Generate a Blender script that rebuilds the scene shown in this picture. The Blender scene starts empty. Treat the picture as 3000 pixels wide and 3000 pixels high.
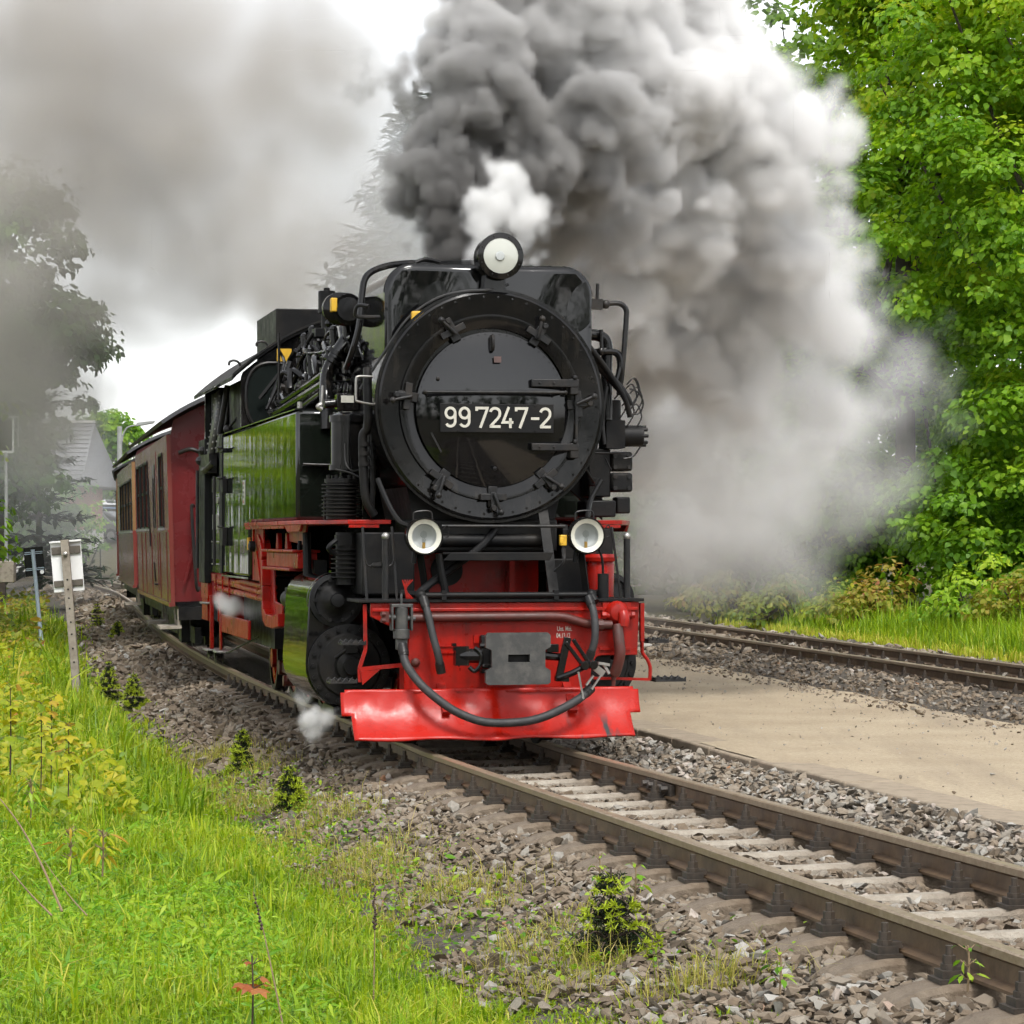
import bpy, bmesh, math, random
import numpy as np
from mathutils import Vector, Matrix
R = math.radians
sc = bpy.context.scene
COL = sc.collection
# ---------------------------------------------------------------- camera
cd = bpy.data.cameras.new('camera'); cam = bpy.data.objects.new('camera', cd); COL.objects.link(cam)
cam.location = (0, 0, 1.58); cam.rotation_euler = (R(90), 0, 0)
cd.sensor_width = 36; cd.lens = 93.6; cd.shift_y = .025; cd.clip_end = 4000
sc.camera = cam
# ---------------------------------------------------------------- overcast daylight
SUN_EL, SUN_AZ = R(56), R(165)          # azimuth clockwise from +Y
wd = bpy.data.worlds.new('World'); sc.world = wd; wd.use_nodes = True
wt = wd.node_tree; bg = wt.nodes['Background']
sky = wt.nodes.new('ShaderNodeTexSky'); sky.sky_type = 'NISHITA'; sky.sun_disc = False
sky.sun_elevation = SUN_EL; sky.sun_rotation = SUN_AZ; sky.dust_density = 1.5; sky.air_density = 1.0; sky.ozone_density = 1.0
hs = wt.nodes.new('ShaderNodeHueSaturation'); hs.inputs['Saturation'].default_value = .14
wt.links.new(sky.outputs[0], hs.inputs['Color']); wt.links.new(hs.outputs[0], bg.inputs[0]); bg.inputs[1].default_value = .15
sl = bpy.data.lights.new('sun', 'SUN'); sl.energy = 1.5; sl.angle = R(14); sl.color = (1, .97, .92)
so = bpy.data.objects.new('sun', sl); COL.objects.link(so)
sdir = Vector((math.sin(SUN_AZ) * math.cos(SUN_EL), math.cos(SUN_AZ) * math.cos(SUN_EL), math.sin(SUN_EL)))
so.rotation_euler = sdir.to_track_quat('Z', 'Y').to_euler()
vs = sc.view_settings; vs.view_transform = 'Standard'; vs.look = 'None'; vs.exposure = .95; vs.gamma = 1
cy = sc.cycles
cy.volume_step_rate = 1; cy.volume_max_steps = 256; cy.volume_bounces = 5; cy.max_bounces = 8
cy.diffuse_bounces = 2; cy.glossy_bounces = 3; cy.transmission_bounces = 2; cy.transparent_max_bounces = 4
cy.use_adaptive_sampling = True; cy.adaptive_threshold = .07; cy.adaptive_min_samples = 24
cy.sample_clamp_indirect = 6
# ---------------------------------------------------------------- helpers
rnd = random.Random(7); nr = np.random.default_rng(11)
def lerp(a, b, t): return a + (b - a) * t
SMALL = {'rivets', 'bolts', 'shutter_studs', 'post_holes', 'slate_course', 'sign_print', 'seed_head', 'branches'}
WHOLE = {'trunk', 'stem', 'roof', 'wheel', 'tyre'}
class MB:
    """collects verts and faces of one mesh object"""
    def __init__(s): s.v = []; s.f = []; s.b = []
    def add(s, vs_, fs):
        n = len(s.v); s.b.append((n, len(s.f))); s.v += [tuple(p) for p in vs_]; s.f += [tuple(i + n for i in f) for f in fs]; return s
    def bodies(s, gap=.004):
        """groups of primitives whose bounds touch"""
        A = np.array(s.v); ends = [(*b, *(s.b[i+1] if i+1 < len(s.b) else (len(s.v), len(s.f)))) for i, b in enumerate(s.b)]
        bx = [(A[a:c].min(0)-gap, A[a:c].max(0)+gap) for a, _, c, _ in ends]; par = list(range(len(ends)))
        def find(i):
            while par[i] != i: i = par[i]
            return i
        for i in range(len(ends)):
            for j in range(i):
                if (bx[i][0] <= bx[j][1]).all() and (bx[j][0] <= bx[i][1]).all(): par[find(i)] = find(j)
        out = {}
        for i, e in enumerate(ends): out.setdefault(find(i), []).append(e)
        return list(out.values())
    def box(s, a, b):
        (x0, y0, z0), (x1, y1, z1) = a, b
        return s.add([(x0,y0,z0),(x1,y0,z0),(x1,y1,z0),(x0,y1,z0),(x0,y0,z1),(x1,y0,z1),(x1,y1,z1),(x0,y1,z1)],
            [(0,3,2,1),(4,5,6,7),(0,1,5,4),(1,2,6,5),(2,3,7,6),(3,0,4,7)])
    def bar(s, p, q, w, h, up=(0,0,1)):
        """flat bar from p to q, w across, h along up"""
        p, q = Vector(p), Vector(q); d = (q - p).normalized(); up = Vector(up)
        x = d.cross(up)
        if x.length < 1e-4: x = d.cross(Vector((0,1,0)))
        x.normalize(); y = x.cross(d).normalized(); x *= w/2; y *= h/2
        return s.add([p-x-y,p+x-y,p+x+y,p-x+y,q-x-y,q+x-y,q+x+y,q-x+y],[(0,1,2,3),(7,6,5,4),(0,4,5,1),(1,5,6,2),(2,6,7,3),(3,7,4,0)])
    def cyl(s, p, q, r, r2=None, n=16, caps=True):
        p, q = Vector(p), Vector(q); r2 = r if r2 is None else r2
        return s.lathe([(r, 0), (r2, (q - p).length)], p, q - p, n, caps)
    def lathe(s, prof, o, axis, n=24, caps=True):
        o = Vector(o); ax = Vector(axis).normalized(); t = Vector((0,0,1)) if abs(ax.z) < .9 else Vector((1,0,0))
        x = ax.cross(t).normalized(); y = ax.cross(x)
        vs_, fs = [], []
        for r, h in prof:
            for i in range(n):
                a = 2*math.pi*i/n; vs_.append(o + ax*h + (x*math.cos(a) + y*math.sin(a))*r)
        for k in range(len(prof)-1):
            for i in range(n):
                j = (i+1) % n; fs.append((k*n+i, (k+1)*n+i, (k+1)*n+j, k*n+j))
        if caps:
            if prof[0][0] > 1e-5: fs.append(tuple(range(n)))
            if prof[-1][0] > 1e-5: fs.append(tuple(reversed(range((len(prof)-1)*n, len(prof)*n))))
        return s.add(vs_, fs)
    def tube(s, pts, r, n=8, smooth=True, r1=None):
        P = [Vector(p) for p in pts]
        if smooth and len(P) > 2:
            Q = []
            for i in range(len(P)-1):
                a, b = P[max(i-1,0)], P[i]; c, d = P[i+1], P[min(i+2,len(P)-1)]
                for k in range(5):
                    t = k/5; Q.append(.5*((2*b)+(c-a)*t+(2*a-5*b+4*c-d)*t*t+(3*b-a-3*c+d)*t**3))
            P = Q+[P[-1]]
        vs_, fs = [], []; x = None
        for i, p in enumerate(P):
            d = (P[min(i+1,len(P)-1)]-P[max(i-1,0)]).normalized()
            if x is None:
                x = d.cross(Vector((0,0,1)));  x = x if x.length > .05 else d.cross(Vector((1,0,0)))
            x = (x - d*x.dot(d)).normalized(); y = d.cross(x)
            rr = r if r1 is None else lerp(r, r1, i/max(1, len(P)-1))
            for k in range(n):
                a = 2*math.pi*k/n; vs_.append(p+(x*math.cos(a)+y*math.sin(a))*rr)
        m = len(P)
        for i in range(m-1):
            for k in range(n):
                j = (k+1) % n; fs.append((i*n+k, i*n+j, (i+1)*n+j, (i+1)*n+k))
        fs += [tuple(reversed(range(n))), tuple(range((m-1)*n, m*n))]
        return s.add(vs_, fs)
    def prism(s, poly, fn, a, b):
        """polygon extruded: fn(p, q, depth) maps to xyz"""
        n = len(poly); vs_ = [fn(p, q, a) for p, q in poly]+[fn(p, q, b) for p, q in poly]
        fs = [tuple(range(n)), tuple(reversed(range(n, 2*n)))]
        for i in range(n): j = (i+1) % n; fs.append((j, i, n+i, n+j))
        return s.add(vs_, fs)
    def ball(s, c, r, n=12, sq=(1,1,1)):
        m = n//2; vs_, fs = [], []
        for i in range(m+1):
            th = math.pi*i/m
            for k in range(n):
                ph = 2*math.pi*k/n; vs_.append((c[0]+r*sq[0]*math.sin(th)*math.cos(ph), c[1]+r*sq[1]*math.sin(th)*math.sin(ph), c[2]+r*sq[2]*math.cos(th)))
        for i in range(m):
            for k in range(n): j = (k+1) % n; fs.append((i*n+k, (i+1)*n+k, (i+1)*n+j, i*n+j))
        return s.add(vs_, fs)
    def build(s, name, mat, parent=None, bevel=0, ang=35, solid=0):
        if len(s.b) > 1:
            if name in SMALL: o = s.one(name, mat, parent, bevel, ang, solid); o['kind'] = 'stuff'; return o
            if name not in WHOLE:
                g = s.bodies()
                if len(g) > 1:
                    res = []
                    for grp in g:
                        q = MB()
                        for a, fa, c, fc in grp: q.add(s.v[a:c], [tuple(i-a for i in f) for f in s.f[fa:fc]])
                        res.append(q.one(name, mat, parent, bevel, ang, solid))
                    return res[0]
        return s.one(name, mat, parent, bevel, ang, solid)
    def one(s, name, mat, parent=None, bevel=0, ang=35, solid=0):
        me = bpy.data.meshes.new(name); me.from_pydata(s.v, [], s.f); me.validate()
        bm = bmesh.new(); bm.from_mesh(me); bmesh.ops.remove_doubles(bm, verts=bm.verts, dist=1e-5)
        bmesh.ops.recalc_face_normals(bm, faces=bm.faces); bm.to_mesh(me); bm.free()
        return link(name, me, mat, parent, bevel, ang, solid)
def link(name, me, mat, parent=None, bevel=0, ang=35, solid=0):
    if mat and not me.materials: me.materials.append(M[mat] if isinstance(mat, str) else mat)
    if ang and len(me.polygons):
        me.polygons.foreach_set('use_smooth', [True]*len(me.polygons)); me.set_sharp_from_angle(angle=R(ang))
    if not ang and len(me.polygons): me.polygons.foreach_set('use_smooth', [False]*len(me.polygons))
    o = bpy.data.objects.new(name, me); COL.objects.link(o)
    if parent: o.parent = parent
    if solid: md = o.modifiers.new('thickness', 'SOLIDIFY'); md.thickness = solid; md.offset = 0
    if bevel: md = o.modifiers.new('bevel', 'BEVEL'); md.width = bevel; md.segments = 2; md.limit_method = 'ANGLE'; md.angle_limit = R(40)
    return o
def inst(o, parent=None, loc=None, rot=None, scale=None):
    c = o.copy(); COL.objects.link(c); c.parent = parent
    if loc is not None: c.location = loc
    if rot is not None: c.rotation_euler = rot
    if scale is not None: c.scale = scale
    return c
def empty(name, loc=(0,0,0), rz=0, parent=None):
    o = bpy.data.objects.new(name, None); COL.objects.link(o); o.location = loc; o.rotation_euler = (0,0,rz); o.empty_display_size = .2
    if parent: o.parent = parent
    return o
def tag(o, label=None, cat=None, group=None, kind=None):
    for k, v in (('label', label), ('category', cat), ('group', group), ('kind', kind)):
        if v: o[k] = v
    return o
def npmesh(name, V, F, tint=None):
    """V (n,3), F (m,k) constant-size faces"""
    V = np.ascontiguousarray(V, np.float32); F = np.ascontiguousarray(F, np.int32); m, k = F.shape
    me = bpy.data.meshes.new(name); me.vertices.add(len(V)); me.vertices.foreach_set('co', V.ravel())
    me.loops.add(m*k); me.loops.foreach_set('vertex_index', F.ravel())
    me.polygons.add(m); me.polygons.foreach_set('loop_start', np.arange(0, m*k, k, dtype=np.int32))
    if tint is not None:
        at = me.attributes.new('tint', 'FLOAT', 'POINT'); at.data.foreach_set('value', np.ascontiguousarray(tint, np.float32))
    me.update(calc_edges=True); return me
# ---------------------------------------------------------------- materials
M = {}
class NT:
    def __init__(s, name):
        s.m = bpy.data.materials.new(name); s.m.use_nodes = True; s.t = s.m.node_tree; s.b = s.t.nodes['Principled BSDF']; s.o = s.t.nodes['Material Output']; M[name] = s.m
    def n(s, t, **k):
        x = s.t.nodes.new(t)
        for a, b in k.items(): setattr(x, a, b)
        return x
    def l(s, a, b): s.t.links.new(a, b)
    def co(s, kind='Object'): return s.n('ShaderNodeTexCoord').outputs[kind]
    def noise(s, scale, detail=4, rough=.55, vec=None, col=False):
        x = s.n('ShaderNodeTexNoise'); x.inputs['Scale'].default_value = scale; x.inputs['Detail'].default_value = detail; x.inputs['Roughness'].default_value = rough
        s.l(vec if vec is not None else s.co(), x.inputs['Vector']); return x.outputs[1 if col else 0]
    def ramp(s, fac, stops, interp='LINEAR'):
        x = s.n('ShaderNodeValToRGB'); x.color_ramp.interpolation = interp; e = x.color_ramp.elements
        while len(e) < len(stops): e.new(.5)
        for i, (p, c) in enumerate(stops): e[i].position = p; e[i].color = (*c, 1) if len(c) == 3 else c
        s.l(fac, x.inputs[0]); return x.outputs[0]
    def mix(s, fac, a, b, mode='MIX'):
        x = s.n('ShaderNodeMix', data_type='RGBA', blend_type=mode)
        for sock, v in ((x.inputs[0], fac), (x.inputs[6], a), (x.inputs[7], b)):
            if hasattr(v, 'is_output'): s.l(v, sock)
            elif isinstance(v, (int, float)): sock.default_value = v
            else: sock.default_value = (*v, 1)
        return x.outputs[2]
    def mr(s, v, a, b, c, d):
        x = s.n('ShaderNodeMapRange'); s.l(v, x.inputs[0])
        for i, k in enumerate((a, b, c, d)): x.inputs[i+1].default_value = k
        return x.outputs[0]
    def math(s, op, a, b=0):
        x = s.n('ShaderNodeMath', operation=op)
        for i, v in enumerate((a, b)):
            if hasattr(v, 'is_output'): s.l(v, x.inputs[i])
            else: x.inputs[i].default_value = v
        return x.outputs[0]
    def bump(s, h, strength=.3, dist=.01):
        x = s.n('ShaderNodeBump'); x.inputs['Strength'].default_value = strength; x.inputs['Distance'].default_value = dist; s.l(h, x.inputs['Height']); s.l(x.outputs[0], s.b.inputs['Normal'])
    def set(s, **k):
        for a, v in k.items():
            q = s.b.inputs[a.replace('_', ' ')]
            if hasattr(v, 'is_output'): s.l(v, q)
            elif isinstance(v, tuple): q.default_value = (*v, 1)
            else: q.default_value = v
        return s
def paint(name, col, r0=.2, r1=.4, dirt=(.05,.04,.03), damt=.3, scale=3, bump=.05, bscale=30, spec=.5):
    t = NT(name); a = t.noise(scale, 6, .65); f = t.mr(a, .45, .75, 0, damt)
    t.set(Base_Color=t.mix(f, col, dirt), Roughness=t.mr(t.noise(scale*1.7, 5, .6), .3, .7, r0, r1)); t.b.inputs['Specular IOR Level'].default_value = spec
    t.bump(t.noise(bscale, 4), bump, .01); t.dirty = f; return t
paint('black_paint', (.004,.004,.0044), .06, .17, (.018,.015,.012), .45, 3, .05, 7, .32)
paint('black_gloss', (.004,.004,.0044), .03, .09, (.014,.012,.010), .25, 3, .12, 2.6, .5)
t = paint('tank_paint', (.006,.008,.006), .035, .07, (.012,.012,.010), .3, 2, .0, 1.6, .7)
mp = t.n('ShaderNodeMapping'); mp.inputs['Scale'].default_value = (.2, 2.6, .22); t.l(t.co(), mp.inputs[0]); t.bump(t.noise(1.4, 3, .5, mp.outputs[0]), .10, .06)
paint('black_matt', (.007,.007,.0074), .35, .6, (.026,.022,.017), .6, 4, .15, 40, .2)
paint('iron', (.013,.013,.0135), .28, .5, (.045,.034,.024), .6, 7, .2, 60, .3)
paint('red_paint', (.34,.0085,.0035), .22, .44, (.05,.010,.008), .75, 3.5, .06, 14, .3)
paint('faded_tag', (.10,.055,.05), .5, .7, (.05,.04,.035), .6, 20, .1)
paint('rust_red', (.085,.018,.013), .35, .6, (.035,.022,.016), .85, 6, .2, 40)
paint('rubber', (.022,.022,.023), .5, .7, (.06,.055,.05), .5, 9, .2, 80)
paint('bare_steel', (.36,.35,.33), .25, .5, (.12,.10,.08), .7, 8, .1, 60).b.inputs['Metallic'].default_value = .7
paint('white_enamel', (.58,.57,.49), .2, .35, (.38,.36,.3), .3, 8, .02)
paint('letter_white', (.52,.50,.43), .4, .6, (.4,.38,.33), .4, 12, .05)
paint('yellow_tag', (.62,.36,.02), .4, .6, (.25,.15,.03), .5, 14, .05)
paint('lamp_grey', (.42,.44,.43), .15, .25, (.35,.36,.35), .3, 8, .02)
paint('brass', (.42,.26,.07), .25, .45, (.12,.08,.04), .5, 12, .05).b.inputs['Metallic'].default_value = .8
paint('coach_red', (.115,.011,.012), .22, .38, (.12,.02,.018), .4, 2, .04)
paint('coach_brown', (.16,.034,.028), .12, .24, (.14,.06,.042), .8, 1.3, .05, 5)
paint('coach_cream', (.21,.115,.05), .18, .3, (.35,.26,.13), .5, 2, .04)
paint('coach_roof', (.05,.05,.055), .45, .65, (.10,.10,.10), .5, 2, .1)
paint('grey_plate', (.045,.045,.043), .35, .55, (.12,.112,.10), .75, 9, .12, 50)
paint('concrete', (.30,.265,.215), .8, .95, (.14,.11,.08), .85, 9, .5, 60)
paint('kerb_stone', (.29,.235,.17), .85, .97, (.15,.115,.08), .9, 7, .6, 50)
paint('white_board', (.78,.78,.77), .5, .7, (.55,.55,.52), .4, 5, .05)
paint('old_wood', (.12,.105,.085), .8, .95, (.05,.045,.04), .8, 12, .5, 40)
paint('blue_steel', (.33,.40,.46), .35, .5, (.25,.3,.34), .4, 9, .05)
paint('pale_steel', (.60,.61,.60), .4, .6, (.4,.4,.39), .5, 6, .05)
paint('grey_steel', (.30,.31,.30), .4, .6, (.18,.18,.17), .5, 6, .05)
paint('roof_slate', (.20,.20,.21), .6, .8, (.14,.14,.15), .5, 3, .2)
paint('brick_wall', (.42,.20,.16), .8, .95, (.30,.15,.12), .5, 2, .2)
paint('house_wall', (.62,.60,.58), .8, .95, (.48,.46,.44), .5, 1.5, .1)
paint('bark', (.07,.055,.042), .85, .98, (.03,.026,.022), .8, 5, .8, 18)
paint('dead_stalk', (.24,.17,.10), .8, .95, (.12,.08,.05), .8, 14, .3)
paint('dark_stem', (.06,.04,.03), .8, .95, (.03,.02,.015), .8, 14, .3)
paint('car_white', (.75,.76,.77), .1, .2, (.6,.6,.6), .2, 2, .0)
paint('car_blue', (.10,.16,.26), .1, .2, (.07,.1,.18), .2, 2, .0)
paint('car_grey', (.25,.26,.27), .1, .2, (.2,.2,.2), .2, 2, .0)
def streaks(name, amt, col=(.03,.02,.016)):
    t = NT.__new__(NT); t.m = M[name]; t.t = t.m.node_tree; t.b = t.t.nodes['Principled BSDF']; t.o = t.t.nodes['Material Output']
    src = t.b.inputs['Base Color'].links[0].from_socket; mp = t.n('ShaderNodeMapping'); mp.inputs['Scale'].default_value = (11, 11, .9); t.l(t.co(), mp.inputs[0]); k = t.math('MULTIPLY', t.mr(t.noise(1.0, 5, .65, mp.outputs[0]), .5, .74, 0, amt), t.mr(t.noise(2.2, 4, .6), .38, .62, 0, 1))
    sp = t.mr(t.noise(75, 3, .6), .66, .74, 0, .7); c = t.mix(k, src, col); t.l(t.mix(t.math('MULTIPLY', sp, t.mr(t.noise(3.1, 3), .45, .65, 0, 1)), c, (.05,.03,.022)), t.b.inputs['Base Color'])
streaks('red_paint', .75); streaks('black_paint', .5, (.045,.038,.03))
t = NT('dark_glass'); t.set(Base_Color=(.010,.013,.012), Roughness=.06); t.b.inputs['Specular IOR Level'].default_value = .3
t = NT('lamp_glass'); t.set(Base_Color=(.85,.87,.85), Roughness=.03); t.b.inputs['Transmission Weight'].default_value = 1; t.b.inputs['IOR'].default_value = 1.02
t = NT('lamp_lens'); t.set(Base_Color=(.46,.47,.42), Roughness=.12); t.b.inputs['Coat Weight'].default_value = .5
# red plough with scuffs
t = NT('plough_red'); d = t.noise(3.5, 6, .65); sp = t.n('ShaderNodeMapping'); sp.inputs['Scale'].default_value = (9, 1, 3.5); sp.inputs['Rotation'].default_value = (0, R(-25), 0); t.l(t.co(), sp.inputs[0])
scr = t.mr(t.noise(1.0, 5, .6, sp.outputs[0]), .56, .66, 0, 1); px = t.n('ShaderNodeSeparateXYZ'); t.l(t.co(), px.inputs[0])
zone = t.math('MULTIPLY', t.mr(px.outputs[0], .30, .55, 0, 1), t.mr(px.outputs[2], .30, .20, 0, 1))
c0 = t.mix(t.mr(d, .5, .75, 0, .35), (.40,.010,.0035), (.13,.008,.006)); c1 = t.mix(t.math('MULTIPLY', scr, zone), c0, (.035,.04,.04))
t.set(Base_Color=c1, Roughness=t.mr(t.noise(8, 5), .3, .7, .2, .4)); t.b.inputs['Specular IOR Level'].default_value = .32; t.bump(t.noise(5, 5), .25, .02)
# lineside ground materials
t = NT('soil'); a = t.noise(1.2, 8, .6); t.set(Base_Color=t.ramp(a, [(.3, (.045,.035,.02)), (.7, (.09,.085,.03))]), Roughness=.95); t.bump(t.noise(12, 6), .8, .05)
t = NT('ballast_base'); a = t.noise(14, 8, .7); t.set(Base_Color=t.ramp(a, [(.3, (.03,.025,.02)), (.55, (.10,.082,.062)), (.8, (.20,.175,.145))]), Roughness=.95)
v = t.n('ShaderNodeTexVoronoi'); v.inputs['Scale'].default_value = 22; t.l(t.co(), v.inputs[0]); t.bump(v.outputs[0], 1, .04)
def sand_mat():
    t = NT('sand'); a = t.noise(.9, 8, .6); b = t.noise(38, 6, .7); v = t.n('ShaderNodeTexVoronoi'); v.inputs['Scale'].default_value = 55; t.l(t.co(), v.inputs[0])
    mp = t.n('ShaderNodeMapping'); mp.inputs['Scale'].default_value = (1.6, .16, 1); mp.inputs['Rotation'].default_value = (0, 0, R(-11)); t.l(t.co(), mp.inputs[0]); st = t.noise(1.3, 6, .6, mp.outputs[0])
    c = t.ramp(a, [(.3, (.34,.27,.18)), (.7, (.46,.38,.265))]); c = t.mix(t.mr(st, .48, .72, 0, .55), c, (.25,.20,.145)); c = t.mix(t.mr(b, .4, .75, 0, .7), c, (.19,.145,.095)); c = t.mix(t.mr(v.outputs[0], .0, .25, .35, 0), c, (.52,.45,.34))
    t.set(Base_Color=c, Roughness=.95); t.bump(b, .6, .02)
sand_mat()
STONE = [(.0, (.075,.056,.038)), (.25, (.165,.122,.080)), (.5, (.245,.195,.140)), (.72, (.275,.245,.20)), (.88, (.345,.33,.295)), (.96, (.45,.43,.39)), (1, (.36,.18,.09))]
def stone_mat(name, attr):
    t = NT(name)
    if attr: a = t.n('ShaderNodeAttribute', attribute_name='tint').outputs['Fac']
    else: a = t.n('ShaderNodeObjectInfo').outputs['Random']
    c = t.ramp(a, STONE); n = t.noise(45, 5, .6); t.set(Base_Color=t.mix(t.mr(n, .35, .75, .0, .55), c, (.07,.055,.042)), Roughness=.9); t.bump(n, .3, .01)
stone_mat('stone', True); stone_mat('stone_single', False)
t = NT('rail_steel'); z = t.n('ShaderNodeSeparateXYZ'); t.l(t.co(), z.inputs[0]); n = t.noise(9, 5, .7)
rc = t.ramp(n, [(.3, (.06,.036,.019)), (.7, (.15,.095,.052))]); geo = t.n('ShaderNodeNewGeometry'); nz = t.n('ShaderNodeSeparateXYZ'); t.l(geo.outputs['Normal'], nz.inputs[0])
top = t.mr(nz.outputs[2], .75, .95, 0, 1); t.set(Base_Color=rc, Roughness=.55, Metallic=.15); t.bump(n, .2, .01)
t = NT('rail_head'); n = t.noise(30, 4); t.set(Base_Color=t.ramp(n, [(.3, (.20,.145,.09)), (.7, (.34,.27,.19))]), Roughness=t.mr(n, .3, .7, .3, .45), Metallic=.25)
t = NT('sleeper'); x = t.n('ShaderNodeSeparateXYZ'); t.l(t.co(), x.inputs[0]); ax = t.math('ABSOLUTE', x.outputs[0]); n = t.noise(10, 6, .65)
c = t.mix(t.mr(ax, .30, .48, 1, 0), t.ramp(n, [(.3, (.12,.085,.055)), (.7, (.24,.185,.13))]), t.ramp(n, [(.3, (.27,.23,.18)), (.7, (.44,.395,.33))]))
c = t.mix(t.mr(ax, .62, .75, 0, .75), c, t.ramp(n, [(.3, (.12,.092,.066)), (.7, (.22,.18,.135))])); t.set(Base_Color=c, Roughness=.9); t.bump(t.noise(22, 6, .7), .8, .03)
t = NT('fastening'); n = t.noise(25, 4); t.set(Base_Color=t.ramp(n, [(.3, (.018,.015,.012)), (.7, (.06,.045,.032))]), Roughness=.6)
def leaf_mat(name, stops, trans=.4, rough=.45, spec=.35):
    t = NT(name); a = t.n('ShaderNodeAttribute', attribute_name='tint').outputs['Fac']; c = t.ramp(a, stops); t.set(Base_Color=c, Roughness=rough); t.b.inputs['Specular IOR Level'].default_value = spec
    tr = t.n('ShaderNodeBsdfTranslucent'); g = t.mix(1, c, (1.25, 1.25, .55), 'MULTIPLY'); t.l(g, tr.inputs[0]); mx = t.n('ShaderNodeMixShader'); mx.inputs[0].default_value = trans
    t.l(t.b.outputs[0], mx.inputs[1]); t.l(tr.outputs[0], mx.inputs[2]); t.l(mx.outputs[0], t.o.inputs[0])
leaf_mat('grass_blade', [(0, (.08,.17,.010)), (.4, (.22,.36,.014)), (.75, (.38,.47,.022)), (1, (.54,.50,.09))], .42, .4)
leaf_mat('dry_grass', [(0, (.20,.26,.03)), (.5, (.38,.34,.07)), (1, (.52,.42,.19))], .4, .6)
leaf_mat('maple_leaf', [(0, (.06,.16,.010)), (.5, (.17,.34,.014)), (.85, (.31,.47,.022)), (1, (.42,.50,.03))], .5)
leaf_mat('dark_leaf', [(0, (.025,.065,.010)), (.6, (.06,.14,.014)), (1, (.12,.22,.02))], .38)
leaf_mat('yellow_leaf', [(0, (.14,.24,.014)), (.45, (.36,.40,.02)), (.8, (.50,.42,.03)), (1, (.42,.20,.045))], .4)
leaf_mat('russet_leaf', [(0, (.12,.20,.018)), (.45, (.28,.29,.03)), (.75, (.36,.23,.06)), (1, (.30,.11,.045))], .4)
leaf_mat('red_leaf', [(0, (.34,.09,.035)), (1, (.45,.17,.06))], .4)
leaf_mat('herb_leaf', [(0, (.06,.17,.012)), (.5, (.16,.34,.016)), (1, (.36,.48,.03))], .4)
leaf_mat('needle', [(0, (.010,.020,.008)), (.7, (.028,.045,.014)), (.78, (.30,.38,.02)), (1, (.40,.48,.03))], .25)
leaf_mat('spruce', [(0, (.012,.026,.015)), (1, (.035,.065,.03))], .2, .6)
leaf_mat('flower', [(0, (.30,.32,.5)), (.6, (.55,.55,.6)), (1, (.7,.6,.1))], .3)
# ---------------------------------------------------------------- where the tracks run (metres, rail top = 0 under the engine)
TP = [(-.09,19.73),(-2.76,31.7),(-5.0,43.2),(-7.15,55.7),(-9.6,70),(-12.3,84),(-16.4,100),(-21.5,113),(-31,127),(-46,140)]
_py = np.array([p[1] for p in TP]); _px = np.array([p[0] for p in TP]); _ps = np.gradient(_px, _py); _ps[0] = -.2217; _ps[1] = -.205
def Xc(y):
    y = np.asarray(y, float); i = np.clip(np.searchsorted(_py, y)-1, 0, len(_py)-2); h = _py[i+1]-_py[i]; t = np.clip((y-_py[i])/h, 0, 1)
    a = (2*t**3-3*t**2+1)*_px[i]+(t**3-2*t**2+t)*h*_ps[i]+(-2*t**3+3*t**2)*_px[i+1]+(t**3-t**2)*h*_ps[i+1]
    return np.where(y < 19.73, -.09-.2217*(y-19.73), np.where(y > 140, _px[-1]+_ps[-1]*(y-140), a))
def rz(y): return np.maximum(0, .016*(19.73-np.asarray(y, float)))
def Xr(y): return 5.43-.181*(np.asarray(y, float)-25.7)
RZ = .22
PROF_T = [-2.6,-2.0,-1.75,-1.25,-.98,0,.98,1.3,1.53]; PROF_Z = [-.50,-.46,-.40,-.30,-.225,-.20,-.21,-.11,-.035]
def bed_z(t, y): return np.interp(t, PROF_T, PROF_Z)+rz(y)
def fbm(x, y, s=1.):
    return (np.sin(x*1.3*s+1.7)*np.cos(y*1.1*s+.3)+.5*np.sin(x*2.9*s-y*2.3*s)+.25*np.sin(x*6.1*s+y*5.3*s+1))/1.75
def ground_z(x, y):
    """grass level: below the ballast on the left, level with the path on the right, rising into a bank far left"""
    x = np.asarray(x, float); y = np.asarray(y, float)
    t = x-Xc(y); tr = x-Xr(y)
    left = -.50+.06*fbm(x, y, .8)+rz(y)*.8
    far = np.clip((y-45)/45, 0, 1)
    left = left+far*np.clip((-t-2)/6, 0, 1)*.55
    right = np.where(tr > 1.7, .07+.05*np.clip((tr-1.7)/4, 0, 1)+.03*fbm(x, y, .9), -.05)
    z = np.where(t < -1.9, left, np.where(t > 1.7, right, -.62))
    z = np.where((t > -2.6) & (t <= 1.7), -.62, z)
    hill = np.clip((y-104)/60, 0, 1)*5.0*np.clip((x+60)/30, 0, 1)*np.clip((18-x)/25, 0, 1)
    return z+hill
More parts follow.
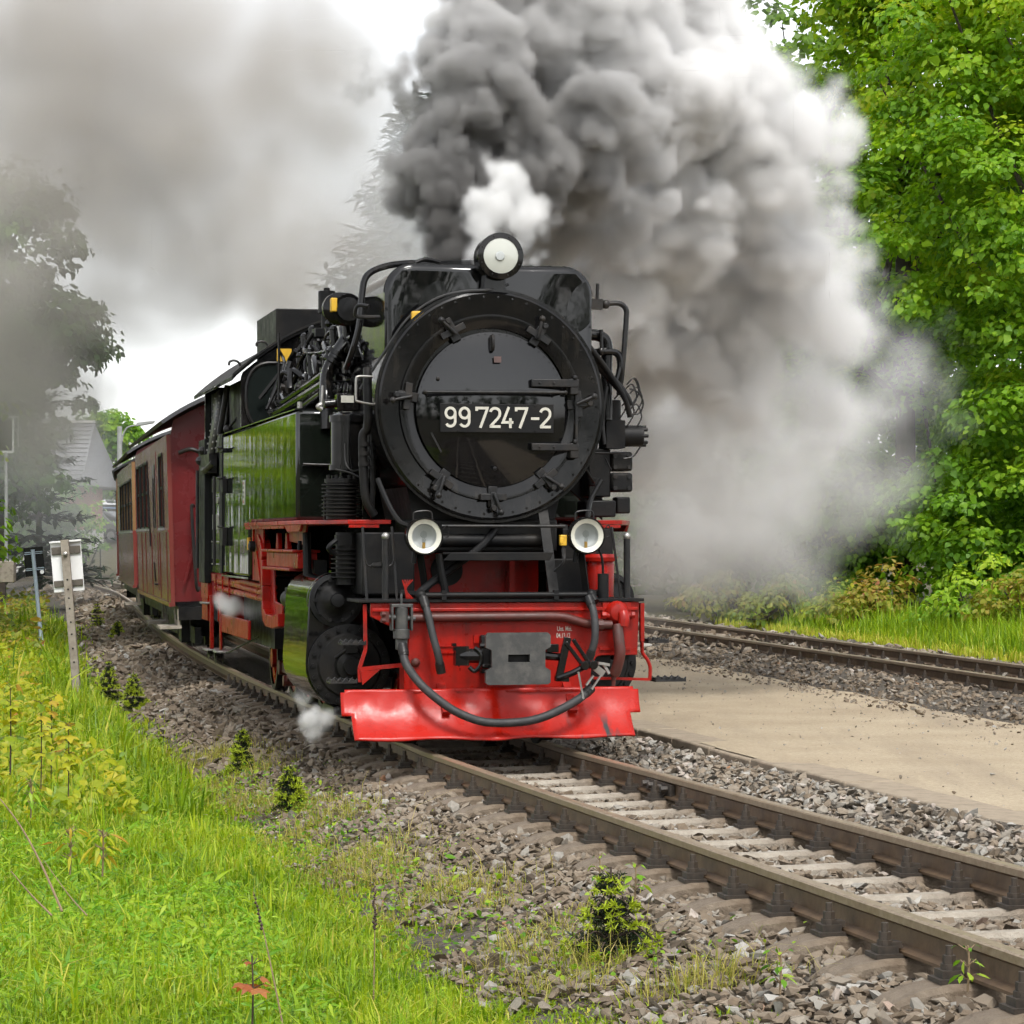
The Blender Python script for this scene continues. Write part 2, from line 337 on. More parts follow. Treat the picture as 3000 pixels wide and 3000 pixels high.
# ground as one sheet to the horizon
gx = np.unique(np.concatenate([np.linspace(-1500, -60, 14), np.linspace(-60, -14, 40), np.linspace(-14, 12, 100), np.linspace(12, 60, 36), np.linspace(60, 1500, 14)]))
gy = np.unique(np.concatenate([np.linspace(-300, 2, 8), np.linspace(2, 60, 120), np.linspace(60, 180, 80), np.linspace(180, 2500, 16)]))
XX, YY = np.meshgrid(gx, gy); ZZ = ground_z(XX, YY); V = np.stack([XX, YY, ZZ], -1).reshape(-1, 3)
def gridF(nx, ny):
    i = np.arange(nx-1); j = np.arange(ny-1); I, J = np.meshgrid(i, j); a = (J*nx+I).ravel(); return np.stack([a, a+1, a+nx+1, a+nx], 1)
tag(link('ground', npmesh('ground', V, gridF(len(gx), len(gy))), 'soil', ang=60), kind='structure')
def strip(name, mat, ts, ys, cx, zf, solid=0):
    T, Y = np.meshgrid(ts, ys); X = cx(Y)+T*1.02; Z = zf(T, Y); me = npmesh(name, np.stack([X, Y, Z], -1).reshape(-1, 3), gridF(len(ts), len(ys)))
    return tag(link(name, me, mat, ang=60), kind='structure')
ys1 = np.concatenate([np.linspace(3, 32, 150), np.linspace(32.4, 135, 120)])
bed = strip('ballast_bed', 'ballast_base', np.linspace(-2.6, 1.53, 44), ys1, Xc, lambda T, Y: bed_z(T, Y)+.018*fbm(T*4, Y*4, 1.5)-.012)
ys2 = np.linspace(14, 90, 170)
bed2 = strip('ballast_bed', 'ballast_base', np.linspace(-2.25, 2.1, 40), ys2, Xr, lambda T, Y: np.interp(T, [-2.25,-1.8,-1.5,-1,1,1.6,2.1], [-.08,.0,.055,.08,.08,.06,.03])+.014*fbm(T*4, Y*4, 1.5))
# trodden sand between the tracks
ysp = np.concatenate([np.linspace(5, 40, 130), np.linspace(41, 90, 50)]); u = np.linspace(0, 1, 36)
U, Y = np.meshgrid(u, ysp); X0 = Xc(Y)+1.60*1.02; X1 = Xr(Y)-1.45*1.02; X = X0+(X1-X0)*U
Z = .012+.02*U+.012*fbm(X, Y, 1.3)+.004*fbm(X*5, Y*5, 1); Z = np.where((U > .86), Z-.10*(U-.86)/.14*.5, Z)
tag(link('sand_path', npmesh('sand_path', np.stack([X, Y, Z], -1).reshape(-1, 3), gridF(len(u), len(ysp))), 'sand', ang=60), kind='structure')
# ---------------------------------------------------------------- track: rails, sleepers, fastenings
def tang(cx, y): d = (float(cx(y+.05))-float(cx(y-.05)))/.1; return Vector((d, 1, 0)).normalized()
RP = [(-.055,-.14),(.055,-.14),(.055,-.128),(.012,-.112),(.009,-.05),(.033,-.035),(.033,-.006),(.026,0),(-.026,0),(-.033,-.006),(-.033,-.035),(-.009,-.05),(-.012,-.112),(-.055,-.128)]
def rail(name, cx, off, y0, y1, step, zf, parent):
    ys = np.arange(y0, y1, step); n = len(RP); V = []; F = []; mats = []
    for y in ys:
        t = tang(cx, y); s_ = Vector((t.y, -t.x, 0)); c = Vector((float(cx(y)), y, float(zf(y))))+s_*off
        V += [tuple(c+s_*a+Vector((0,0,b))) for a, b in RP]
    for i in range(len(ys)-1):
        for k in range(n):
            j = (k+1) % n; F.append((i*n+k, i*n+j, (i+1)*n+j, (i+1)*n+k)); mats.append(1 if k in (5, 6, 7, 8, 9) else 0)
    me = bpy.data.meshes.new(name); me.from_pydata(V, [], F); me.materials.append(M['rail_steel']); me.materials.append(M['rail_head']); me.polygons.foreach_set('material_index', mats)
    bm = bmesh.new(); bm.from_mesh(me); bmesh.ops.recalc_face_normals(bm, faces=bm.faces); bm.to_mesh(me); bm.free()
    return link(name, me, None, parent, ang=30)
def sleeper_mesh():
    xs = [-.96,-.93,-.86,-.78,-.66,-.42,-.34,-.1,.1,.34,.42,.66,.78,.86,.93,.96]; zt = [-.30,-.245,-.20,-.168,-.150,-.150,-.158,-.162,-.162,-.158,-.150,-.150,-.168,-.20,-.245,-.30]; hw = [.085,.095,.10,.10,.10,.085,.055,.05,.05,.055,.085,.10,.10,.10,.095,.085]
    V = []; F = []
    for x, z, w in zip(xs, zt, hw): V += [(x,-w-.03,-.36),(x,-w,z-.02),(x,-w+.02,z),(x,w-.02,z),(x,w,z-.02),(x,w+.03,-.36)]
    for i in range(len(xs)-1):
        for k in range(5): F.append((i*6+k, i*6+k+1, i*6+k+7, i*6+k+6))
    F += [tuple(range(5, -1, -1)), tuple(range((len(xs)-1)*6, len(xs)*6))]
    m = MB(); m.add(V, F); o = m.build('sleeper', 'sleeper', ang=40); me = o.data; bpy.data.objects.remove(o); return me
def fast_mesh():
    m = MB(); m.box((-.055,-.062,-.152),(.058,.062,-.136)); m.box((-.04,-.042,-.136),(.04,.042,-.108)); m.box((-.06,-.026,-.118),(.02,.026,-.095)); m.cyl((0,0,-.108),(0,0,-.088),.031,n=10); m.cyl((0,0,-.088),(0,0,-.058),.024,n=6); m.cyl((0,0,-.058),(0,0,-.024),.014,n=8)
    o = m.build('rail_fastening', 'fastening', bevel=0); me = o.data; bpy.data.objects.remove(o); return me
SLM, FAM = sleeper_mesh(), fast_mesh()
def sleepers(root, cx, zf, y0, y1, sp, detail=True):
    y = y0
    while y < y1:
        t = tang(cx, y); o = link('sleeper', SLM, 'sleeper', root, ang=0); o.location = (float(cx(y)), y, float(zf(y))); o.rotation_euler = (0, 0, math.atan2(-t.x, t.y)+rnd.uniform(-.01, .01))
        for g in (-.533, .533):
            for k in (-1, 1):
                f = link('rail_fastening', FAM, 'fastening', o, ang=0); f.location = (g+k*.105, 0, 0); f.rotation_euler = (0, 0, 0 if k > 0 else math.pi)
        y += sp*t.y
tr1 = tag(empty('railway_track'), kind='structure'); tr2 = tag(empty('railway_track'), kind='structure')
for o_ in (-.533, .533): rail('rail', Xc, o_, 4, 132, .5, rz, tr1)
for o_ in (-.533, .533): rail('rail', Xr, o_, 15, 95, .7, lambda y: RZ, tr2)
sleepers(tr1, Xc, rz, 6.42, 31.5, .64); sleepers(tr2, Xr, lambda y: RZ-.012, 20.4, 39, .66)
# rail joint on the far rail of the near track
m = MB(); yj = 17.2; t = tang(Xc, yj); s_ = Vector((t.y, -t.x, 0)); c = Vector((float(Xc(yj)), yj, float(rz(yj))))+s_*(.533-.03)
m.bar(c-t*.3+Vector((0,0,-.08)), c+t*.3+Vector((0,0,-.08)), .03, .07)
for k in (-.22,-.08,.08,.22): m.cyl(c+t*k+Vector((0,0,-.075)), c+t*k-s_*.06+Vector((0,0,-.075)), .022, n=6)
m.build('rail_joint', 'fastening', tr1)
# ---------------------------------------------------------------- kerb of flat concrete slabs along the path
kerb = tag(empty('kerb'), kind='structure')
sm = MB(); sm.box((-.17,-.49,-.14),(.17,.49,0)); ks = sm.build('kerb_slab', 'kerb_stone', kerb, bevel=.014); KM = ks.data; first = True
y = 10.6
while y < 31:
    t = tang(Xc, y); o = ks if first else inst(ks, kerb); first = False
    o.location = (float(Xc(y))+1.72*1.02, y, .012+float(rz(y))*.3+rnd.uniform(-.006,.006)); o.rotation_euler = (rnd.uniform(-.006,.006), rnd.uniform(-.012,.012), math.atan2(-t.x, t.y)+rnd.uniform(-.008,.008)); y += 1.0*t.y
# ---------------------------------------------------------------- ballast stones
def stone_variants(n):
    out = []
    for i in range(n):
        bm = bmesh.new(); r = random.Random(100+i)
        for k in range(r.choice((8,9,10))):
            v_ = Vector((r.gauss(0,1), r.gauss(0,1), r.gauss(0,1))).normalized(); bm.verts.new((v_.x*r.uniform(.8,1.25), v_.y*r.uniform(.6,.95), v_.z*r.uniform(.38,.62)))
        res = bmesh.ops.convex_hull(bm, input=bm.verts); bmesh.ops.delete(bm, geom=list({g for g in res['geom_interior']+res['geom_unused'] if isinstance(g, bmesh.types.BMVert)}), context='VERTS')
        bmesh.ops.triangulate(bm, faces=bm.faces); bm.verts.index_update()
        out.append((np.array([v_.co[:] for v_ in bm.verts]), np.array([[v_.index for v_ in f.verts] for f in bm.faces]))); bm.free()
    return out
SV = stone_variants(10)
def rotmats(n, tilt=.5):
    a = nr.uniform(0, 2*np.pi, n); b = nr.normal(0, tilt, n); c = nr.normal(0, tilt, n)
    ca, sa, cb, sb, cc, s3 = np.cos(a), np.sin(a), np.cos(b), np.sin(b), np.cos(c), np.sin(c); z = np.zeros(n); o = np.ones(n)
    A = np.stack([ca,-sa,z,sa,ca,z,z,z,o], -1).reshape(-1,3,3); B = np.stack([o,z,z,z,cb,-sb,z,sb,cb], -1).reshape(-1,3,3); C = np.stack([cc,z,s3,z,o,z,-s3,z,cc], -1).reshape(-1,3,3)
    return A@B@C
def scatter(P, S, tints):
    """join stones at P with size S into one vertex/face array"""
    Vs, Fs, Ts = [], [], []; base = 0; kind = nr.integers(0, len(SV), len(P)); Rm = rotmats(len(P))
    for k, (v_, f_) in enumerate(SV):
        I = np.where(kind == k)[0]
        if not len(I): continue
        vv = np.einsum('nij,vj->nvi', Rm[I], v_)*S[I, None, None]+P[I, None, :]; n = len(v_)
        Vs.append(vv.reshape(-1, 3)); Fs.append((f_[None]+(np.arange(len(I))*n)[:, None, None]).reshape(-1, 3)+base); Ts.append(np.repeat(tints[I], n)); base += len(I)*n
    return np.concatenate(Vs), np.concatenate(Fs), np.concatenate(Ts)
def bed_points(y0, y1, dens, t0, t1, cx, zf, skip=None):
    n = int((y1-y0)*(t1-t0)*dens); y = nr.uniform(y0, y1, n); t = nr.uniform(t0, t1, n); x = cx(y)+t*1.02; z = zf(t, y); return x, y, z, t
def on_sleeper(t, y, y0, sp):
    ph = ((y-y0)/(sp*.976)) % 1.; ph = np.minimum(ph, 1-ph)*sp; return (np.abs(t) < .93) & (ph < .13)
def stone_set(y0, y1, dens, t0, t1, size, cx=Xc, zf=bed_z, slp=(6.42,.64), grassedge=True):
    x, y, z, t = bed_points(y0, y1, dens, t0, t1, cx, zf); k = np.ones(len(x), bool)
    if slp: k &= ~(on_sleeper(t, y-t*.216, *slp) & (nr.random(len(x)) < .95)); k &= ~((np.abs(np.abs(t)-.533) < .075))
    if grassedge: k &= nr.random(len(x)) < np.clip((t+1.95+.3*fbm(x*2, y*2, 1))/.35, 0, 1)
    x, y, z, t = x[k], y[k], z[k], t[k]; s_ = size*np.exp(np.clip(nr.normal(0, .34, len(x)), -.8, .62))
    # the four-foot is browner, the cess by the kerb greyer
    tint = np.clip(nr.normal(.40, .17, len(x))+np.where(nr.random(len(x)) < .12, .3, 0)+np.where(t > .62, .22, 0), 0, .97); tint = np.where(nr.random(len(x)) < .0012, 1., tint)
    return np.stack([x, y, z+s_*nr.uniform(.05, .5, len(x))], 1), s_, tint, t
sets = [stone_set(6.5, 14, 860, -2.3, 1.5, .027), stone_set(14, 22, 520, -2.3, 1.5, .029), stone_set(22, 34, 260, -2.3, -.6, .040, slp=None), stone_set(34, 62, 100, -2.2, -.5, .055, slp=None), stone_set(60, 100, 30, -2.0, 1.4, .085, slp=None)]
P = np.concatenate([a[0] for a in sets]); S = np.concatenate([a[1] for a in sets]); T = np.concatenate([a[2] for a in sets])
# apparent size decides which three hundred are single objects
vis = (P[:, 0] < .19*P[:, 1]) & (P[:, 0] > -.19*P[:, 1]) & (P[:, 2] < 1.58-.02*P[:, 1]) & ((P[:,2]-1.58)/P[:,1] > -.18); app = np.where(vis, S/P[:, 1], 0); big = np.argsort(-app)[:300]; rest = np.setdiff1d(np.arange(len(P)), big)
Vv, Ff, Tt = scatter(P[rest], S[rest], T[rest]); o = link('ballast_stones', npmesh('ballast_stones', Vv, Ff, Tt), 'stone', bed, ang=0); tag(o, kind='stuff')
SM = [npmesh('stone', v_, f_) for v_, f_ in SV]
for i in big:
    o = link('stone', SM[int(i) % 10], 'stone_single', bed, ang=0); o.location = P[i]; o.scale = [S[i]]*3; o.rotation_euler = (rnd.gauss(0,.4), rnd.gauss(0,.4), rnd.uniform(0, 6.3))
zr = lambda t, y: np.interp(t, [-2.5,-1.8,-1.5,-1,1,1.6,2.1], [.03,.03,.055,.08,.08,.06,.03])
s2 = [stone_set(19, 34, 140, -1.75, 2.0, .028, Xr, zr, (20.4,.66), False), stone_set(19, 34, 60, -2.35, -1.7, .022, Xr, zr, None, False), stone_set(34, 55, 45, -2.2, 2.0, .052, Xr, zr, None, False)]
# loose chippings that have rolled onto the sand
n = 1800; yl = nr.uniform(11, 33, n); fr = np.where(nr.random(n) < .5, nr.beta(4, 1.1, n), nr.random(n)); xl = (Xc(yl)+1.9)+fr*((Xr(yl)-1.9)-(Xc(yl)+1.9)); zl = .02+.02*fr
s2.append((np.stack([xl, yl, zl+.008], 1), .0065*np.exp(nr.normal(0,.5,n)), np.clip(nr.normal(.74,.16,n),0,.97), None))
P2 = np.concatenate([a[0] for a in s2]); S2 = np.concatenate([a[1] for a in s2]); T2 = np.concatenate([a[2] for a in s2])
Vv, Ff, Tt = scatter(P2, S2, T2); o = link('ballast_stones', npmesh('ballast_stones', Vv, Ff, Tt), 'stone', bed2, ang=0); tag(o, kind='stuff')
# ---------------------------------------------------------------- steam locomotive (x across, y backwards from the beam, z up from the rail)
TH = R(12.5)
L = tag(empty('steam_locomotive', (-.09, 19.73, 0), TH), 'black tank steam locomotive with red front beam and plough, number 99 7247-2', 'locomotive')
uw = lambda p, q, d: (p, d, q)
vw = lambda p, q, d: (d, p, q)
uv = lambda p, q, d: (p, q, d)
def part(name, mat, mb, parent=None, bevel=0, ang=35, solid=0): return mb.build(name, mat, parent or L, bevel, ang, solid)
def bolts(mb, pts, r, axis, h=.012, n=6):
    for p in pts: mb.cyl(p, Vector(p)+Vector(axis)*h, r, n=n)
# --- smokebox, saddle, boiler
SB = (.01, 2.575)
sb = MB(); sb.lathe([(0,.39),(.60,.385),(.60,.37),(.845,.35),(.862,.36),(.865,.40),(.865,1.95)], (SB[0],0,SB[1]), (0,1,0), 72, False)
smb = part('smokebox', 'black_paint', sb)
m = MB(); m.lathe([(.865,-.004),(.885,-.004),(.885,.03),(.865,.03)], (SB[0],.372,SB[1]), (0,1,0), 72, False); part('rim_band', 'black_paint', m, smb)
m = MB(); m.lathe([(.60,0),(.66,-.018),(.70,-.018),(.705,0)], (SB[0],.355,SB[1]-.015), (0,1,0), 72, False); part('door_ring', 'black_paint', m, smb)
m = MB()
for i in range(46): a = 2*math.pi*i/46; m.ball((SB[0]+.82*math.cos(a), .352, SB[1]+.82*math.sin(a)), .011, 6, (1,.6,1))
part('rivets', 'black_paint', m, smb)
m = MB(); m.lathe([(.76,1.96),(.76,6.0)], (0,0,2.62), (0,1,0), 48, False); boiler = part('boiler', 'black_paint', m)
m = MB()
for v in (2.9, 4.0, 5.1): m.lathe([(.762,0),(.772,.005),(.772,.055),(.762,.06)], (0,v,2.62), (0,1,0), 48, False)
part('boiler_band', 'black_paint', m, boiler)
m = MB(); m.prism([(-.55,1.72),(.55,1.72),(.62,2.05),(-.62,2.05)], uw, .55, 1.8); m.box((-.45,1.04,.9),(.45,1.9,1.75)); part('saddle', 'black_matt', m)
# --- smokebox door with its fittings
DC = (.015, 2.545); DV = .352
dm = MB(); dm.lathe([(.585,0),(.583,-.012),(.55,-.022),(.45,-.045),(.3,-.068),(.15,-.08),(.02,-.084),(0,-.084)], (DC[0],DV,DC[1]), (0,1,0), 72, False)
door = part('smokebox_door', 'black_gloss', dm)
m = MB()
for i in range(64): a = 2*math.pi*i/64; m.ball((DC[0]+.568*math.cos(a), DV-.018, DC[1]+.568*math.sin(a)), .0055, 5)
part('rivets', 'black_paint', m, door)
for zt, zz in ((2.715, 2.775), (2.235, 2.29)):
    m = MB(); m.box((.30, .245, zt), (.665, .285, zz)); m.box((.60, .25, zt-.055), (.665, .34, zz+.005)); m.cyl((.635, .25, zz), (.635, .25, zz+.03), .018, n=8); bolts(m, [(.36,.245,(zt+zz)/2),(.47,.245,(zt+zz)/2)], .012, (0,-1,0))
    part('hinge_strap', 'iron', m, door, .008)
m = MB(); m.cyl((.652,.275,2.23),(.652,.275,2.72),.012,n=8); part('hinge_pin', 'iron', m, door)
m = MB(); m.tube([(-.525,.20,2.665),(.55,.20,2.672)], .0125, 10); m.cyl((-.515,.20,2.665),(-.515,.33,2.665),.012,n=8); m.cyl((.54,.20,2.672),(.54,.33,2.672),.012,n=8); m.ball((-.525,.2,2.665),.017,8); m.ball((.55,.2,2.672),.017,8); part('handrail', 'iron', m, door)
def clamp(u_, w_, ang):
    m = MB(); ca, sa = math.cos(ang), math.sin(ang); q = lambda r, t: (u_+r*ca-t*sa, w_+r*sa+t*ca)
    def bx(r0, r1, t0, t1, v0, v1):
        P_ = [q(r0,t0), q(r1,t0), q(r1,t1), q(r0,t1)]; m.prism(P_, uw, v0, v1)
    bx(-.075,.075,-.035,.035,.315,.345); bx(-.03,.11,-.022,.022,.275,.31); bx(-.02,.03,-.10,.10,.285,.325)
    m.cyl((*[q(.09,0)[0]], .345, q(.09,0)[1]), (q(.09,0)[0], .255, q(.09,0)[1]), .022, n=10); m.tube([(q(-.02,.0)[0],.26,q(-.02,.0)[1]),(q(.12,.05)[0],.25,q(.12,.05)[1])],.014,8); m.ball((q(.12,.05)[0],.25,q(.12,.05)[1]),.026,8)
    part('door_clamp', 'iron', m, door, .004)
for a in (118, 58, 172, 233, 270, 308, 4): clamp(DC[0]+.655*math.cos(R(a)), DC[1]+.655*math.sin(R(a)), R(a))
m = MB(); m.box((-.012,.27,2.985),(.018,.31,3.10)); m.tube([(.003,.275,3.095),(.003,.245,3.07),(.003,.245,3.01),(.003,.275,2.99)],.012,8); part('door_lug', 'iron', m, door)
m = MB(); m.box((.012,.262,2.895),(.068,.272,2.94)); part('small_tag', 'faded_tag', m, door)
m = MB(); m.bar((-.46,.30,2.365),(-.385,.29,2.22),.012,.012); m.ball((.02,.27,2.10),.016,8); m.ball((-.41,.30,2.77),.016,8); part('door_stud', 'iron', m, door)
m = MB(); m.box((-.405,.232,2.368),(.465,.25,2.582)); bolts(m, [(-.27,.232,2.568),(.32,.232,2.572),(-.27,.232,2.382),(.32,.232,2.386)], .009, (0,-1,0), .006, 8)
part('number_plate', 'black_matt', m, door, .003)
# digits drawn as strokes
def arc(cx, cy, rx, ry, a0, a1, n=14): return [(cx+rx*math.cos(R(a0+(a1-a0)*i/n)), cy+ry*math.sin(R(a0+(a1-a0)*i/n))) for i in range(n+1)]
GL = {'9': [arc(.3,.69,.225,.24,0,360,26), [(.525,.69),(.525,.30)]+arc(.3,.30,.225,.235,0,-150,12)],
      '7': [[(.045,.80),(.045,.935),(.56,.935),(.545,.86),(.22,0)]], '2': [arc(.3,.70,.235,.235,165,0,12)+[(.52,.58),(.44,.46),(.08,.08)], [(.04,.065),(.57,.065)]],
      '4': [[(.36,1.0),(.07,.27),(.58,.27)], [(.43,.47),(.43,0)]], '-': [[(.06,.46),(.46,.46)]]}
def ribbon(mb, pts, w, fn):
    n = len(pts); P_ = [Vector((p[0], p[1])) for p in pts]; Lf, Rt = [], []; closed = (P_[0]-P_[-1]).length < 1e-4
    for i in range(n):
        a = P_[i-1] if i else (P_[-2] if closed else P_[0]); b = P_[i+1] if i < n-1 else (P_[1] if closed else P_[-1])
        d1 = (P_[i]-a); d2 = (b-P_[i]); d1 = d1.normalized() if d1.length > 1e-6 else d2.normalized(); d2 = d2.normalized() if d2.length > 1e-6 else d1
        n1 = Vector((-d1.y, d1.x)); n2 = Vector((-d2.y, d2.x)); k = (n1+n2).normalized(); k *= (w/2)/max(.55, k.dot(n1)); Lf.append(P_[i]+k); Rt.append(P_[i]-k)
    V = [fn(p) for p in Lf]+[fn(p) for p in Rt]; mb.add(V, [(i, i+1, n+i+1, n+i) for i in range(n-1)])
def strokes(text, xs, z0, h, y, wd, sw):
    mb = MB()
    for ch, x in zip(text, xs):
        for st in GL[ch]: ribbon(mb, st, sw, lambda p: (x+p.x*wd, y, z0+p.y*h))
    return mb
xs = [-.375,-.268,-.135,-.035,.062,.168,.280,.352]
part('lettering', 'letter_white', strokes('997247-2', xs, 2.402, .158, .2285, .158, .125), door, ang=0, solid=.004)
# --- shroud of the feedwater heater over the smokebox, chimney behind it
def rrect(u0, u1, w0, w1, r, n=8):
    return [(u0,w0),(u1,w0)]+[(u1-r+r*math.cos(R(a)), w1-r+r*math.sin(R(a))) for a in np.linspace(0, 90, n)]+[(u0+r+r*math.cos(R(a)), w1-r+r*math.sin(R(a))) for a in np.linspace(90, 180, n)]
m = MB(); m.prism(rrect(-.765,.85,2.5,3.655,.22,10), uw, .57, 1.75); shr = part('heater_shroud', 'black_gloss', m, None, .02)
m = MB()
def fsurf(a, b): return (a, .562-.011*math.sin(5.2*a+.8)*math.cos(5.5*b+.4)-.006*math.sin(11*a-3*b), b)
ns = 40; V_ = []; F_ = []
for j in range(25):
    b = 2.62+(3.642-2.62)*j/24; k_ = max(0, b-(3.642-.21)); hw_ = .795-(.21-math.sqrt(max(0, .21**2-k_**2)))
    V_ += [fsurf(.0425-hw_+2*hw_*i/ns, b) for i in range(ns+1)]
F_ = [(j*(ns+1)+i, j*(ns+1)+i+1, (j+1)*(ns+1)+i+1, (j+1)*(ns+1)+i) for j in range(24) for i in range(ns)]
m.add(V_, F_); part('shroud_front', 'black_gloss', m, shr, 0, 80, .006)
m = MB(); m.prism(rrect(-.772,.857,2.6,3.662,.225,10)[2:], uw, .60, .62); part('seam', 'black_paint', m, shr)
m = MB()
for x in (-.5,-.3,-.2,.4,.55,.66): m.ball((x,.7,3.665),.014,6); m.ball((x+.05,1.2,3.665),.014,6)
for z in (2.9,3.05,3.2,3.35): m.ball((-.755,.565,z),.007,5); m.ball((.84,.565,z),.007,5)
part('rivets', 'black_paint', m, shr)
m = MB(); m.lathe([(.27,3.2),(.27,3.62),(.32,3.66),(.32,3.72),(.25,3.72),(.24,3.3)], (.0,1.15,0), (0,0,1), 28, False); part('chimney', 'black_matt', m)
m = MB(); m.tube([(-.30,.78,3.69),(-.42,.76,3.71),(-.5,.75,3.68)],.016,8); m.tube([(-.33,1.0,3.69),(-.5,.97,3.70),(-.72,.9,3.66),(-.86,.85,3.58),(-.90,.83,3.42),(-.92,.82,3.2),(-.97,.85,3.0),(-1.0,.95,2.88)],.026,10); part('feed_pipe', 'black_paint', m)
# --- lamps
def lamp(name, u_, w_, v_, r, small):
    m = MB()
    if small: m.lathe([(.02,.20),(r*.62,.18),(r*.9,.10),(r,.05),(r*1.02,0),(r*.98,-.035),(r*.90,-.035),(r*.88,-.02)], (u_,v_,w_), (0,1,0), 36, False)
    else: m.lathe([(.02,.25),(r*.7,.24),(r*.97,.20),(r,.16),(r,.02),(r*1.02,.02),(r*1.02,-.01),(r*.78,-.02),(r*.76,-.01)], (u_,v_,w_), (0,1,0), 40, False)
    lp = part(name, 'black_paint', m)
    if small:
        m = MB(); m.lathe([(r*.90,-.03),(r*.66,-.012),(r*.66,.0)], (u_,v_,w_), (0,1,0), 36, False); part('reflector_ring', 'white_enamel', m, lp)
        m = MB(); m.lathe([(r*.67,.0),(r*.6,.045),(r*.35,.075),(0,.085)], (u_,v_,w_), (0,1,0), 36, False); part('reflector', 'lamp_grey', m, lp)
        m = MB(); m.ball((u_,v_+.012,w_+.012),.026,12,(1,.8,1.1)); m.cyl((u_,v_+.012,w_-.02),(u_,v_+.012,w_-.05),.014,.012,n=10); part('bulb', 'lamp_glass', m, lp)
        m = MB(); m.cyl((u_,v_+.012,w_-.045),(u_,v_+.012,w_-.09),.012,n=10); part('bulb_socket', 'brass', m, lp)
        m = MB(); m.tube([(u_-.07,v_+.06,w_+.12),(u_-.065,v_+.06,w_+.17),(u_-.02,v_+.06,w_+.185),(u_+.05,v_+.06,w_+.185),(u_+.07,v_+.06,w_+.16),(u_+.072,v_+.06,w_+.11)],.006,6); part('lamp_handle', 'iron', m, lp)
        m = MB(); m.tube([(u_+.145,v_,w_+.05),(u_+.17,v_,w_+.08),(u_+.185,v_,w_+.05),(u_+.18,v_,w_+.0),(u_+.16,v_,w_-.01)],.005,6); m.bar((u_-.01,v_+.12,w_-.12),(u_+.05,v_+.2,w_-.42),.05,.02); m.cyl((u_-.05,v_+.1,w_-.1),(u_-.06,v_+.1,w_-.2),.02,n=8); part('lamp_bracket', 'black_matt', m, lp)
    else:
        m = MB(); m.lathe([(r*.78,-.015),(r*.5,-.03),(0,-.036)], (u_,v_,w_), (0,1,0), 36, False); part('lens', 'lamp_lens', m, lp)
        m = MB(); m.lathe([(.036,-.040),(.030,-.046),(0,-.048)], (u_-.012,v_,w_-.005), (0,1,0), 20, False); part('bulb', 'lamp_grey', m, lp)
        m = MB(); m.prism([(u_-.13,w_-.36),(u_+.06,w_-.36),(u_+.05,w_-.12),(u_-.1,w_-.12)], uw, v_+.06, v_+.20); part('lamp_bracket', 'black_paint', m, lp, .006)
        m = MB()
        for i in range(8): a = R(45*i+20); m.ball((u_+r*.9*math.cos(a), v_-.018, w_+r*.9*math.sin(a)), .007, 6)
        part('bolts', 'iron', m, lp)
    return lp
lamp('headlamp', .07, 3.70, .30, .172, False)
lamp('headlamp', -.575, 1.59, -.02, .14, True); lamp('headlamp', .655, 1.595, -.02, .14, True)
m = MB(); m.tube([(-.44,0,1.665),(.5,.01,1.665)],.012,8); m.bar((.455,.02,1.67),(.52,.02,1.66),.03,.03); part('lamp_conduit', 'iron', m)
m = MB(); m.box((.455,-.03,1.52),(.505,.02,1.60)); m.box((.45,-.035,1.535),(.48,-.02,1.58)); part('plug_tag', 'yellow_tag', m, None, .006)
m = MB(); m.tube([(.48,0,1.52),(.49,.0,1.47),(.485,.0,1.40),(.44,.1,1.33)],.010,8); m.cyl((.485,0,1.5),(.487,0,1.42),.018,.01,n=8); part('lamp_cable', 'rubber', m)
m = MB(); m.tube([(-.95,.6,2.70),(-.78,.5,2.98),(-.62,.44,3.22),(-.42,.40,3.37),(-.22,.37,3.43),(.0,.36,3.45),(.16,.45,3.5)],.011,8); part('lamp_cable', 'rubber', m)
m = MB(); m.box((-.595,.37,3.20),(-.50,.42,3.28)); o = part('cable_box', 'yellow_tag', m, None, .01)
# --- buffer beam
OUT = [(-.97,1.10),(1.07,1.10),(1.055,.70),(.78,.70),(.74,.69),(.70,.62),(.69,.45),(-.69,.45),(-.69,.875),(-.79,.91),(-.97,1.0)]
m = MB(); m.prism(OUT, uw, 0, .035); m.box((-.96,-.022,1.035),(1.06,-.002,1.06)); beam = part('buffer_beam', 'red_paint', m, None, .005)
m = MB(); m.box((-1.06,-.03,1.102),(1.10,.55,1.125)); part('beam_deck', 'black_matt', m, beam, .004)
m = MB(); m.box((-.46,-.012,.775),(-.28,-.002,.785)); m.box((-.46,-.012,.725),(-.28,-.002,.735)); m.box((-.20,-.02,.80),(-.04,-.002,.86)); m.box((.76,-.016,.74),(1.0,-.002,.76)); part('beam_fitting', 'red_paint', m, beam)
m = MB(); m.lathe([(.035,0),(.03,-.02),(.012,-.035),(0,-.036)], (-.635,-.002,.66), (0,1,0), 14, False); part('beam_stud', 'rust_red', m, beam)
m = MB(); m.box((1.075,-.02,.80),(1.105,.03,1.09)); m.box((1.085,-.02,.76),(1.10,.03,.80)); part('side_strip', 'red_paint', m, beam, .004)
